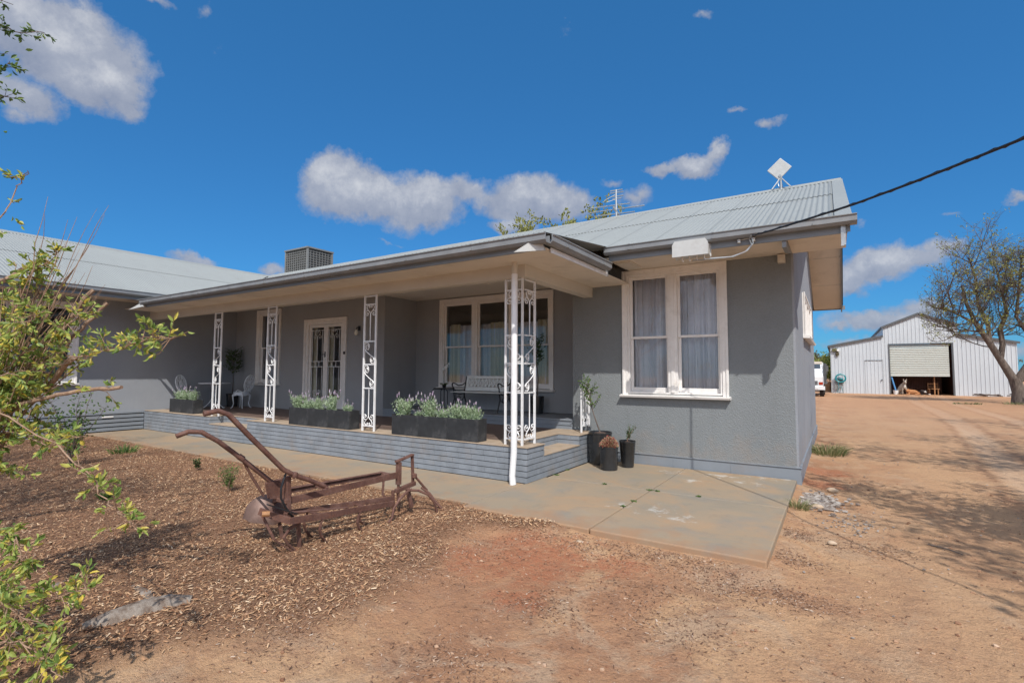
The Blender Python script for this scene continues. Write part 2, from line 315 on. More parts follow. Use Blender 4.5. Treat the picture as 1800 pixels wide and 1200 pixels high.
# ------------------------------------------------------------------ mesh builder
class MB:
    def __init__(s): s.v = []; s.f = []; s.T = None
    def add(s, vs, fs):
        o = len(s.v)
        if s.T is not None: vs = [tuple(s.T @ Vector(p)) for p in vs]
        s.v.extend(vs); s.f.extend([tuple(i+o for i in f) for f in fs]); return s
    def box(s, x0, x1, y0, y1, z0, z1):
        x0, x1 = sorted((x0, x1)); y0, y1 = sorted((y0, y1)); z0, z1 = sorted((z0, z1))
        return s.add([(x0,y0,z0),(x1,y0,z0),(x1,y1,z0),(x0,y1,z0),(x0,y0,z1),(x1,y0,z1),(x1,y1,z1),(x0,y1,z1)],
              [(0,3,2,1),(4,5,6,7),(0,1,5,4),(1,2,6,5),(2,3,7,6),(3,0,4,7)])
    def bar(s, a, b, w, h, up=(0,0,1)):      # rectangular bar from a to b
        a = Vector(a); b = Vector(b); d = (b-a).normalized(); u = Vector(up)
        if abs(d.dot(u)) > 0.98: u = Vector((1,0,0))
        r = d.cross(u).normalized()*w/2; u = r.cross(d).normalized()*h/2
        vs = [tuple(p+q) for p in (a, b) for q in (-r-u, r-u, r+u, -r+u)]
        return s.add(vs, [(3,2,1,0),(4,5,6,7),(0,1,5,4),(1,2,6,5),(2,3,7,6),(3,0,4,7)])
    def tube(s, pts, r, n=6, cap=True, sq=None):
        pts = [Vector(p) for p in pts]
        if len(pts) < 2: return s
        rs = r if isinstance(r, (list, tuple)) else [r]*len(pts)
        vs = []; fs = []; prev = None
        for i, p in enumerate(pts):
            d = (pts[min(i+1, len(pts)-1)]-pts[max(i-1, 0)])
            if d.length < 1e-9: d = Vector((0,0,1))
            d.normalize()
            if prev is None:
                a = Vector((0,0,1)) if abs(d.z) < 0.9 else Vector((1,0,0))
                u = d.cross(a).normalized()
            else:
                u = (prev-d*prev.dot(d))
                u = u.normalized() if u.length > 1e-6 else d.orthogonal().normalized()
            prev = u; w = d.cross(u)
            for k in range(n):
                t = 2*math.pi*k/n
                vs.append(tuple(p+(u*math.cos(t)+w*math.sin(t))*rs[i]))
        for i in range(len(pts)-1):
            for k in range(n):
                a = i*n+k; b = i*n+(k+1) % n
                fs.append((a, b, b+n, a+n))
        if cap and n > 2:
            fs.append(tuple(range(n-1, -1, -1))); fs.append(tuple((len(pts)-1)*n+k for k in range(n)))
        return s.add(vs, fs)
    def lathe(s, prof, c, n=20, cap=True):   # prof: (r, z)
        vs = []; fs = []
        for r, z in prof:
            for k in range(n):
                t = 2*math.pi*k/n; vs.append((c[0]+r*math.cos(t), c[1]+r*math.sin(t), c[2]+z))
        for i in range(len(prof)-1):
            for k in range(n):
                a = i*n+k; b = i*n+(k+1) % n; fs.append((a, b, b+n, a+n))
        if cap: fs.append(tuple(range(n-1,-1,-1))); fs.append(tuple((len(prof)-1)*n+k for k in range(n)))
        return s.add(vs, fs)
    def prism(s, poly, axis, a, b):          # poly in the two other axes (cyclic order kept)
        def P(u, v, w): return {'X': (w,u,v), 'Y': (u,w,v), 'Z': (u,v,w)}[axis]
        n = len(poly); vs = [P(u,v,a) for u,v in poly]+[P(u,v,b) for u,v in poly]
        fs = [tuple(range(n)), tuple(range(2*n-1, n-1, -1))]+[(i, (i+1)%n, (i+1)%n+n, i+n) for i in range(n)]
        return s.add(vs, fs)
    def blob(s, c, r, seed=0, n=8, m=6, j=0.2):
        rnd = random.Random(seed); rx, ry, rz = r if isinstance(r, (tuple, list)) else (r, r, r)
        vs = [(c[0], c[1], c[2]+rz)]; fs = []
        for i in range(1, m):
            ph = math.pi*i/m
            for k in range(n):
                t = 2*math.pi*k/n; q = 1+rnd.uniform(-j, j)
                vs.append((c[0]+rx*q*math.sin(ph)*math.cos(t), c[1]+ry*q*math.sin(ph)*math.sin(t), c[2]+rz*q*math.cos(ph)))
        vs.append((c[0], c[1], c[2]-rz)); e = len(vs)-1
        for k in range(n): fs.append((0, 1+k, 1+(k+1)%n)); fs.append((e, 1+(m-2)*n+(k+1)%n, 1+(m-2)*n+k))
        for i in range(m-2):
            for k in range(n):
                a = 1+i*n+k; b = 1+i*n+(k+1)%n; fs.append((a, a+n, b+n, b))
        return s.add(vs, fs)
    def leaf(s, p, d, ln, w, rnd, fold=0.25):
        d = Vector(d).normalized(); a = Vector((rnd.uniform(-1,1), rnd.uniform(-1,1), rnd.uniform(-1,1)))
        side = d.cross(a)
        if side.length < 1e-4: side = d.orthogonal()
        side.normalize(); up = side.cross(d)
        p = Vector(p)
        vs = [p, p+d*ln*0.35+side*w*0.5+up*w*fold, p+d*ln*0.72+side*w*0.42+up*w*fold, p+d*ln-up*w*0.15,
              p+d*ln*0.72-side*w*0.42+up*w*fold, p+d*ln*0.35-side*w*0.5+up*w*fold, p+d*ln*0.5]
        s.add([tuple(q) for q in vs], [(0,1,6),(1,2,6),(2,3,6),(3,4,6),(4,5,6),(5,0,6)]); return s
    def blade(s, p, d, ln, w, rnd, bend=0.3):
        d = Vector(d).normalized(); side = d.cross(Vector((rnd.uniform(-1,1), rnd.uniform(-1,1), 0.1))).normalized()
        out = Vector((d.x, d.y, -0.5)); p = Vector(p)
        q = p+d*ln*0.55; t = p+d*ln+out*ln*bend
        s.add([tuple(p-side*w/2), tuple(p+side*w/2), tuple(q+side*w*0.4), tuple(q-side*w*0.4), tuple(t)], [(0,1,2,3),(3,2,4)]); return s
    def build(s, name, mat, parent=None, label=None, smooth=False, bevel=0., kind=None):
        org = ORG.get(parent, Vector((0,0,0))) if parent is not None else Vector((0,0,0))
        me = bpy.data.meshes.new(name)
        me.from_pydata([(x-org.x, y-org.y, z-org.z) for x, y, z in s.v], [], s.f)
        me.update()
        mats = mat if isinstance(mat, list) else [mat]
        for m_ in mats: me.materials.append(M[m_] if isinstance(m_, str) else m_)
        if smooth:
            me.polygons.foreach_set('use_smooth', [True]*len(me.polygons))
            try: me.set_sharp_from_angle(angle=R(40))
            except Exception: pass
        o = bpy.data.objects.new(name, me); COL.objects.link(o)
        if parent is not None: o.parent = parent; ORG[o] = org
        if label: o['label'] = label
        if kind: o['kind'] = kind
        if bevel:
            b = o.modifiers.new('b', 'BEVEL'); b.width = bevel; b.segments = 2; b.limit_method = 'ANGLE'; b.angle_limit = R(40)
        return o
ORG = {}
def thing(name, label, cat, loc, group=None):
    o = bpy.data.objects.new(name, None); COL.objects.link(o); o.location = loc; o.empty_display_size = 0.1
    o['label'] = label; o['category'] = cat
    if group: o['group'] = group
    ORG[o] = Vector(loc); return o
def tag(o, label, cat, group=None, kind=None):
    o['label'] = label; o['category'] = cat
    if group: o['group'] = group
    if kind: o['kind'] = kind
    return o
def dup(root, loc, rotz=None, label=None, scale=None):
    c = root.copy(); COL.objects.link(c); c.location = loc
    if rotz is not None: c.rotation_euler = (0, 0, rotz)
    if scale is not None: c.scale = (scale,)*3
    if label: c['label'] = label
    for ch in list(root.children):
        k = ch.copy(); COL.objects.link(k); k.parent = c
        for g in list(ch.children):
            q = g.copy(); COL.objects.link(q); q.parent = k
    return c
def frame_T(o, u, n):      # local x along u, local y along n (outward), local z up
    u = Vector(u); n = Vector(n)
    return Matrix(((u.x, n.x, 0, o[0]), (u.y, n.y, 0, o[1]), (0, 0, 1, o[2]), (0, 0, 0, 1)))
def spiral(c, r0, r1, a0, turns, n=16):
    return [(c[0]+(r0+(r1-r0)*i/n)*math.cos(a0+turns*2*math.pi*i/n), 0, c[1]+(r0+(r1-r0)*i/n)*math.sin(a0+turns*2*math.pi*i/n)) for i in range(n+1)]
# ------------------------------------------------------------------ house
H = thing('house', 'long single storey grey rendered farmhouse with pale corrugated roof and deep porch', 'house', (-8, 9, GZ))
SL = (5.53-3.44)/(12.25-7.30)           # main roof slope
def zmain(y): return 3.44+SL*(y-7.30)
WX0, WZ0, RX = -14.37, 3.44, -20.1
SW = (5.53-3.44)/(WX0-RX)
def zwing(x): return WZ0+SW*(WX0-x)

def wall(mb, T, length, z0, z1, thick, holes):
    mb.T = T
    us = sorted({0, length, *[h[0] for h in holes], *[h[1] for h in holes]})
    for a, b in zip(us[:-1], us[1:]):
        hs = sorted([h for h in holes if h[0] <= a+1e-6 and h[1] >= b-1e-6], key=lambda h: h[2])
        z = z0
        for h in hs:
            if h[2] > z: mb.box(a, b, -thick, 0, z, h[2])
            z = h[3]
        if z < z1: mb.box(a, b, -thick, 0, z, z1)
    mb.T = None
TF = lambda x, y: frame_T((x, y, 0), (1,0,0), (0,-1,0))     # front facing wall, u = +X
TR = lambda x, y: frame_T((x, y, 0), (0,1,0), (1,0,0))      # right facing wall, u = +Y
TB = lambda x, y: frame_T((x, y, 0), (1,0,0), (0,1,0))
w = MB(); wall(w, TF(-4.13, 8.54), 3.64-0.03, 0.165, 3.40, 0.25, [(1.07, 2.62, 1.19, 3.24)])
w.build('front_wall', 'wall', H, 'rough stuccoed front wall of the end room')
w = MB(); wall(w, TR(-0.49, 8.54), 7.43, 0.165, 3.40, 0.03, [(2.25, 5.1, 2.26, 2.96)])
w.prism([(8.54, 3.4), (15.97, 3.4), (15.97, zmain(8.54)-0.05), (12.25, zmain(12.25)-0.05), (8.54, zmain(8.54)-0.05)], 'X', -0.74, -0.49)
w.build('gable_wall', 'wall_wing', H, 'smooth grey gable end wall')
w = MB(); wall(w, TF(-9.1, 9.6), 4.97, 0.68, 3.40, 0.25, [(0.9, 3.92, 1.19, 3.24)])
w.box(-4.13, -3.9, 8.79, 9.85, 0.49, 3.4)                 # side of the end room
w.build('recess_wall', 'wall_porch_lifted', H, 'wall at the back of the porch recess')
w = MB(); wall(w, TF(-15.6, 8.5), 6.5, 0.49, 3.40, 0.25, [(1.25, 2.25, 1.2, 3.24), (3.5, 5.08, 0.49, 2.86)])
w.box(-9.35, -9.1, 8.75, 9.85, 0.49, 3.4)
w.build('porch_wall', 'wall_porch_lifted', H, 'wall with the double front doors')
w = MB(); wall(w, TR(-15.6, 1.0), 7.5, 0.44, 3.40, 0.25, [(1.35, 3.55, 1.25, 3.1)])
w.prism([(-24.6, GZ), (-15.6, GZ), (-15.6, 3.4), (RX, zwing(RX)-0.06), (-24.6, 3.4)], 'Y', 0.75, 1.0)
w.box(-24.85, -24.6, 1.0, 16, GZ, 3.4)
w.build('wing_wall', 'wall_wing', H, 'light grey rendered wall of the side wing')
w = MB(); w.box(-24.6, -0.74, 15.72, 15.97, GZ, 3.4); w.build('back_wall', 'wall', H)
w = MB(); w.box(-24.5, -0.75, 8.8, 15.7, 0.44, 0.47); w.box(-24.5, -15.86, 1.1, 8.8, 0.44, 0.47)
w.box(-24.5, -0.75, 9.9, 15.7, 3.3, 3.33); w.box(-24.5, -15.86, 1.1, 9.9, 3.3, 3.33); w.box(-24.5, -0.75, 12.4, 12.5, 0.47, 3.3)
w.box(-19.5, -19.4, 1.1, 9, 0.47, 3.3); w.box(-6.6+2.3, -4.2, 9.9, 12.4, 0.47, 3.3); w.box(-9.3, -9.2, 9.9, 12.4, 0.47, 3.3)
w.build('room_lining', 'room', H)
# foundation plinth
w = MB()
w.box(-3.66, -0.465, 8.515, 8.79, GZ-0.1, 0.165); w.box(-0.74, -0.465, 8.79, 16.0, GZ-0.1, 0.165)
for x in (-2.3, -1.42): w.box(x, x+0.006, 8.510, 8.516, GZ, 0.165)
w.box(-3.66, -0.45, 8.50, 8.56, 0.165, 0.175)
w.build('plinth', 'plinth', H, bevel=0.006)
# wing: ventilated timber slats and ledge
w = MB()
for i in range(5): w.box(-15.6, -15.57, 1.0, 6.1, -0.085+i*0.104, -0.085+i*0.104+0.078)
w.box(-15.62, -15.565, 1.0, 8.5, 0.435, 0.475)
w.build('base_slats', 'plinth', H)
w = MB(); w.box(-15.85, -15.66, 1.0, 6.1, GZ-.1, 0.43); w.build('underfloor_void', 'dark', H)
w = MB(); w.box(-15.57, -15.555, 5.18, 5.42, 0.352, 0.385); w.build('vent_cover', 'white', H)

# porch plinth of painted bricks: a real brick every 0.24 m, six courses
bk = MB(); mo = MB(); rb = random.Random(3)
CH = 0.488/6
def in_notch_front(x): return -12.2 < x < -10.65
def course(p0, p1, n, z0, fixed):
    # bricks along a line from p0 to p1; outward normal n
    p0 = Vector(p0); p1 = Vector(p1); d = (p1-p0); ln = d.length; d.normalize()
    T = frame_T((p0.x, p0.y, 0), (d.x, d.y, 0), n); bk.T = T
    u = -0.12 if fixed % 2 else 0.0
    while u < ln:
        a = max(0, u+0.0015); b = min(ln, u+0.2385)
        if b-a > 0.02:
            o = rb.uniform(-0.0015, 0.0015)
            bk.box(a, b, -0.08, o, z0+0.005, z0+CH-0.005)
        u += 0.24
    bk.T = None
for i in range(6):
    z = i*CH; k = i
    if i < 4:
        course((-15.55, 6.1), (-3.66, 6.1), (0,-1,0), z, k); course((-3.66, 6.1), (-3.66, 8.5), (1,0,0), z, k+1)
    else:
        course((-15.55, 6.1), (-12.2, 6.1), (0,-1,0), z, k); course((-10.65, 6.1), (-3.66, 6.1), (0,-1,0), z, k)
        course((-12.2, 6.5), (-10.65, 6.5), (0,-1,0), z, k); course((-12.2, 6.1), (-12.2, 6.5), (1,0,0), z, k); course((-10.65, 6.5), (-10.65, 6.1), (-1,0,0), z, k)
        course((-3.66, 6.1), (-3.66, 6.6), (1,0,0), z, k+1); course((-3.66, 7.8), (-3.66, 8.5), (1,0,0), z, k+1)
        course((-4.06, 6.6), (-4.06, 7.8), (1,0,0), z, k+1); course((-4.06, 7.8), (-3.66, 7.8), (0,-1,0), z, k+1); course((-3.66, 6.6), (-4.06, 6.6), (0,1,0), z, k+1)
bk.box(-3.9, -3.66, 8.5, 8.52, 0, 0.486)
pb = bk.build('brick_plinth', 'brick', H, 'grey painted brick base of the porch with two cut steps')
mo.box(-15.55, -12.212, 6.112, 8.5, -0.1, 0.482); mo.box(-12.212, -10.638, 6.512, 8.5, -0.1, 0.482); mo.box(-10.638, -4.072, 6.112, 8.5, -0.1, 0.482)
mo.box(-4.072, -3.672, 6.112, 6.588, -0.1, 0.482); mo.box(-4.072, -3.672, 7.812, 8.5, -0.1, 0.482)
mo.box(-12.212, -10.638, 6.112, 6.512, -0.1, 0.320); mo.box(-4.072, -3.672, 6.588, 7.812, -0.1, 0.320)
mo.build('plinth_core', 'mortar', H)
w = MB()
w.box(-12.205, -10.645, 6.09, 6.505, 0.322, 0.336); w.build('step_tread', 'step_cap', H); w = MB(); w.box(-4.065, -3.65, 6.59, 7.81, 0.322, 0.336)
w.build('step_tread', 'step_cap', H)
w = MB()   # worn concrete edge strip round the porch floor, split in slabs
def capstrip(x0, x1, y0, y1):
    w.box(x0, x1, y0, y1, 0.484, 0.497)
for a, b in ((-15.55, -13.9), (-13.9, -12.2)): capstrip(a+0.002, b-0.002, 6.088, 6.55)
capstrip(-12.2, -10.65, 6.488, 6.55)
for a, b in ((-10.65, -9.0), (-9.0, -7.4), (-7.4, -5.8), (-5.8, -4.065)): capstrip(a+0.002, b-0.002, 6.088, 6.55)
capstrip(-4.063, -3.645, 6.088, 6.61); capstrip(-4.45, -4.048, 6.612, 7.79); capstrip(-4.45, -3.645, 7.792, 8.5)
w.build('porch_edging', 'step_cap', H, bevel=0.004)
w = MB(); w.box(-15.6, -4.452, 6.552, 8.5, 0.483, 0.492); w.build('porch_floor', 'porch_floor', H)
w = MB(); w.box(-9.1, -4.13, 8.5, 9.6, 0.48, 0.672); w.box(-9.1, -4.13, 8.48, 8.52, 0.652, 0.68)
w.box(-9.1, -4.13, 8.485, 8.50, 0.57, 0.577)
w.build('recess_platform', 'plinth', H, 'raised grey boarded platform in the porch recess', bevel=0.004)

# beams, soffits, ceilings
w = MB(); w.box(-15.6, -3.72, 6.14, 6.30, 2.92, 3.19); w.build('porch_beam', 'beam', H, bevel=0.004)
w = MB(); w.box(-3.90, -3.723, 6.302, 8.54, 2.922, 3.19); w.build('side_beam', 'beam', H, bevel=0.004)
w = MB(); w.box(-15.2, -3.02, 5.42, 6.14, 3.098, 3.11); w.box(-3.72, -3.02, 6.14, 8.54, 3.10, 3.112)
for x in (-12.8, -10.4, -8.0, -5.6): w.box(x, x+0.03, 5.43, 6.14, 3.092, 3.1)
w.build('porch_soffit', 'soffit', H)
w = MB(); w.add([(-15.6,6.3,3.17),(-3.9,6.3,3.17),(-3.9,8.5,3.37),(-15.6,8.5,3.37)], [(0,1,2,3)]); w.box(-9.1, -4.13, 8.5, 9.6, 3.37, 3.385)
for x in (-13.2, -10.8, -8.4, -6.0): w.bar((x,6.3,3.165),(x,8.5,3.365),0.03,0.012)
w.build('porch_ceiling', 'porch_ceiling', H)
w = MB(); w.box(-3.02, 0.17, 7.42, 8.54, 3.338, 3.35); w.box(-1.6, -1.57, 7.43, 8.54, 3.330, 3.338); w.build('eave_soffit', 'soffit', H)
w = MB(); w.box(-14.5, -15.6, 1.0, 7.42, 3.338, 3.35)
w.build('eave_soffit', 'soffit', H)
w = MB(); w.box(-3.0, -2.72, 7.75, 8.3, 3.315, 3.338); w.box(-2.96, -2.76, 7.79, 8.26, 3.308, 3.315); w.build('soffit_vent', 'beam', H, bevel=0.004)
# raking gable soffit with joints, barge boards
w = MB()
for (ya, yb) in ((7.42, 12.25), (17.08, 12.25)):
    za, zb = zmain(7.42)-0.10, zmain(12.25)-0.10
    s = 1 if yb > ya else -1
    w.add([(-0.49,ya,za),(0.17,ya,za),(0.17,yb,zb),(-0.49,yb,zb)], [(0,1,2,3)])
    for t in (0.25, 0.5, 0.75):
        y = ya+(yb-ya)*t; z = za+(zb-za)*t
        w.box(-0.49, 0.17, y-0.012, y+0.012, z-0.012, z+0.004)
w.build('gable_soffit', 'soffit', H)
w = MB()
for (ya, yb) in ((7.40, 12.25), (17.1, 12.25)):
    za, zb = zmain(7.40), zmain(12.25)
    w.add([(0.17,ya,za-0.19),(0.20,ya,za-0.19),(0.20,ya,za+0.0),(0.17,ya,za+0.0),(0.17,yb,zb-0.19),(0.20,yb,zb-0.19),(0.20,yb,zb),(0.17,yb,zb)],
          [(0,1,2,3),(7,6,5,4),(0,4,5,1),(1,5,6,2),(2,6,7,3),(3,7,4,0)])
w.build('barge_board', 'fascia', H)
# fascias
w = MB(); w.box(-2.95, 0.17, 7.40, 7.43, 3.285, 3.46); w.build('fascia', 'fascia', H, 'grey fascia board of the end room')
w = MB(); w.box(-14.50, -14.47, 1.0, 7.1, 3.285, 3.46); w.build('fascia', 'fascia', H, 'grey fascia board of the side wing')
w = MB(); w.box(-14.0, -3.06, 5.405, 5.435, 3.07, 3.25); w.build('fascia', 'fascia', H, 'long grey fascia board of the porch')
w = MB(); w.box(-3.03, -3.0, 5.6, 7.5, 3.07, 3.25); w.build('fascia', 'fascia', H, 'short side fascia board of the porch')
w = MB(); w.box(-2.998, -2.985, 5.56, 7.42, 3.055, 3.12); w.build('fascia_edging', 'iron_white', H)
for (ax, tip, nm) in ((-3.06, -0.0, 'r'), (-13.98, -1, 'l')):
    w = MB()
    if nm == 'r': w.add([(-3.05,5.37,3.235),(-3.32,5.20,3.03),(-3.00,5.42,3.06),(-3.05,5.405,3.235),(-3.32,5.235,3.03),(-3.00,5.455,3.06)], [(0,1,2),(5,4,3),(0,3,4,1),(1,4,5,2),(2,5,3,0)])
    else: w.add([(-14.03,5.36,3.20),(-14.62,5.28,3.03),(-13.9,5.30,3.07),(-14.03,5.395,3.20),(-14.62,5.315,3.03),(-13.9,5.335,3.07)], [(0,1,2),(5,4,3),(0,3,4,1),(1,4,5,2),(2,5,3,0)])
    w.build('fascia_corner', 'box_plastic', H)
# bracket board at the gable corner and hanging tin strip
w = MB(); w.box(0.10, 0.13, 7.36, 7.39, 3.12, 3.44); w.box(0.13, 0.15, 7.37, 7.42, 3.13, 3.44); w.build('hanging_strip', 'galv', H)
w = MB(); w.prism([(8.54, 3.338), (7.43, 3.338), (7.43, 3.20), (7.9, 3.22)], 'X', -0.55, -0.50); w.build('eave_bracket', 'fascia', H)

# gutters: a folded open channel
GP = [(0,.095),(0,0),(.085,0),(.118,.032),(.118,.095),(.132,.105),(.132,.115),(.104,.115),(.104,.036),(.082,.012),(.012,.012),(.012,.095)]
def gutter(p0, u, n, ln, z, label, brackets=True):
    mb = MB(); T = frame_T((p0[0], p0[1], z), (u[0], u[1], 0), (n[0], n[1], 0)); mb.T = T
    k = len(GP); vs = [(0, a, b) for a, b in GP]+[(ln, a, b) for a, b in GP]
    mb.add(vs, [tuple(range(k)), tuple(range(2*k-1, k-1, -1))]+[(i, (i+1)%k, (i+1)%k+k, i+k) for i in range(k)])
    x = 0.4
    while x < ln and brackets:
        mb.box(x, x+0.025, -0.002, 0.136, 0.108, 0.119); mb.box(x-0.004, x+0.03, 0.118, 0.135, 0.03, 0.06); x += 1.2
    mb.T = None
    return mb.build('gutter', 'gutter', H, label)
gutter((-2.99, 7.40), (1,0), (0,-1), 3.26, 3.37, 'grey gutter along the end room')
gutter((-14.47, 1.0), (0,1), (1,0), 6.05, 3.37, 'grey gutter along the side wing')
gutter((-14.06, 5.405), (1,0), (0,-1), 11.14, 3.13, 'long grey gutter along the porch')
gutter((-3.0, 5.405), (0,1), (1,0), 1.95, 3.13, 'short gutter at the side of the porch')
gutter((-2.99, 17.1), (1,0), (0,1), 3.26, 3.37, 'rear gutter', False)

# roofs: corrugated sheets modelled as real waves
PW, AM = 0.076, 0.0095
def corr(mb, u0, u1, lo, hi, P, hoff=0., per=6, rows=1):
    n = int((u1-u0)/PW*per)
    cols = []
    for i in range(n+1):
        u = u0+(u1-u0)*i/n; h = AM*math.cos(2*math.pi*u/PW)+hoff
        a, b = lo(u), hi(u)
        cols.append([P(u, a+(b-a)*j/rows, h) for j in range(rows+1)])
    vs = [p for c in cols for p in c]; m = rows+1
    mb.add(vs, [(i*m+j, (i+1)*m+j, (i+1)*m+j+1, i*m+j+1) for i in range(n) for j in range(rows)])
cn = 1/math.hypot(1, SL)
def PM(u, y, h): return (u, y-h*SL*cn, zmain(y)+h*cn+0.012)
def PMb(u, y, h): return (u, 24.5-(y-h*SL*cn), zmain(y)+h*cn+0.012)
cw = 1/math.hypot(1, SW)
def PW_(u, x, h): return (x+h*SW*cw, u, zwing(x)+h*cw+0.012)
def PWb(u, x, h): return (2*RX-(x+h*SW*cw), u, zwing(x)+h*cw+0.012)
def vy(x):       # valley line (main roof side)
    t = (x-RX)/(WX0-RX); return 12.25+(7.30-12.25)*t
def vx(y): return RX+(y-12.25)/(7.30-12.25)*(WX0-RX)
SEAM = 9.9
def lo_main(u):
    b = 7.30 if u > -2.98 else 7.52
    return max(b, vy(u)+0.09) if u < WX0+0.1 else b
w = MB()
corr(w, RX, 0.06, lambda u: min(SEAM+0.06, max(lo_main(u), 0)) if lo_main(u) < SEAM+0.06 else lo_main(u), lambda u: max(SEAM+0.06, lo_main(u)), PM)
corr(w, RX, 0.06, lambda u: max(SEAM, lo_main(u)), lambda u: 12.22, PM, 0.009)
rf = w.build('roof', 'roof_main', H, 'front slope of the main corrugated roof', smooth=True)
w = MB(); corr(w, RX-5, 0.06, lambda u: 7.30, lambda u: 12.22, PMb, per=4); w.build('roof', 'roof_main', H, 'rear slope of the main corrugated roof', smooth=True)
SX = -17.3
def lo_w(u): return WX0 if u < 7.22 else min(WX0, vx(u)-0.06)
w = MB()
corr(w, 0.8, 12.22, lambda u: lo_w(u), lambda u: min(SX-0.06, lo_w(u)), PW_)
corr(w, 0.8, 12.22, lambda u: min(SX, lo_w(u)), lambda u: RX+0.03, PW_, 0.009)
w.build('roof', 'roof_wing', H, 'slope of the side wing roof facing the yard', smooth=True)
w = MB(); corr(w, 0.8, 12.22, lambda u: WX0, lambda u: RX+0.03, PWb, per=4); w.build('roof', 'roof_wing', H, 'far slope of the side wing roof', smooth=True)
w = MB()
def PP(u, y, h): return (u, y, 3.262+0.12*(y-5.33)+h)
corr(w, -14.35, -2.94, lambda u: 5.345, lambda u: 7.62, PP)
w.build('porch_roof', 'roof', H, smooth=True)
w = MB()   # ridge cappings, valley tray, barge capping
def roll(a, b, mbx, ax):
    prof = [(-0.17,-0.075*1.0),(-0.06,-0.02),(-0.035,0.012),(0,0.028),(0.035,0.012),(0.06,-0.02),(0.17,-0.075)]
    vs = []
    for t in (a, b):
        for p, z in prof: vs.append((t, 12.25+p, 5.56+z) if ax == 'X' else (RX+p, t, 5.56+z*0.9))
    k = len(prof); mbx.add(vs, [(i, i+1, i+1+k, i+k) for i in range(k-1)])
roll(RX, 0.2, w, 'X'); roll(0.8, 12.25, w, 'Y')
w.build('ridge_cap', 'roof', H)
w = MB()
for s in (1, -1):
    f = (lambda y: y) if s == 1 else (lambda y: 24.5-y)
    w.add([(0.04,f(7.33),zmain(7.33)+0.03),(0.222,f(7.33),zmain(7.33)+0.034),(0.222,f(7.33),zmain(7.33)-0.04),(0.04,f(12.25),zmain(12.25)+0.03),(0.222,f(12.25),zmain(12.25)+0.034),(0.222,f(12.25),zmain(12.25)-0.04)],
          [(0,1,4,3),(1,2,5,4)])
w.build('barge_cap', 'roof', H)
w = MB(); w.add([(RX-.15,12.15,5.51),(RX+0.25,12.25,5.52),(WX0+0.25,7.40,3.43),(WX0-0.2,7.2,3.42)], [(0,1,2,3)]); w.build('valley_tray', 'shed_trim', H)

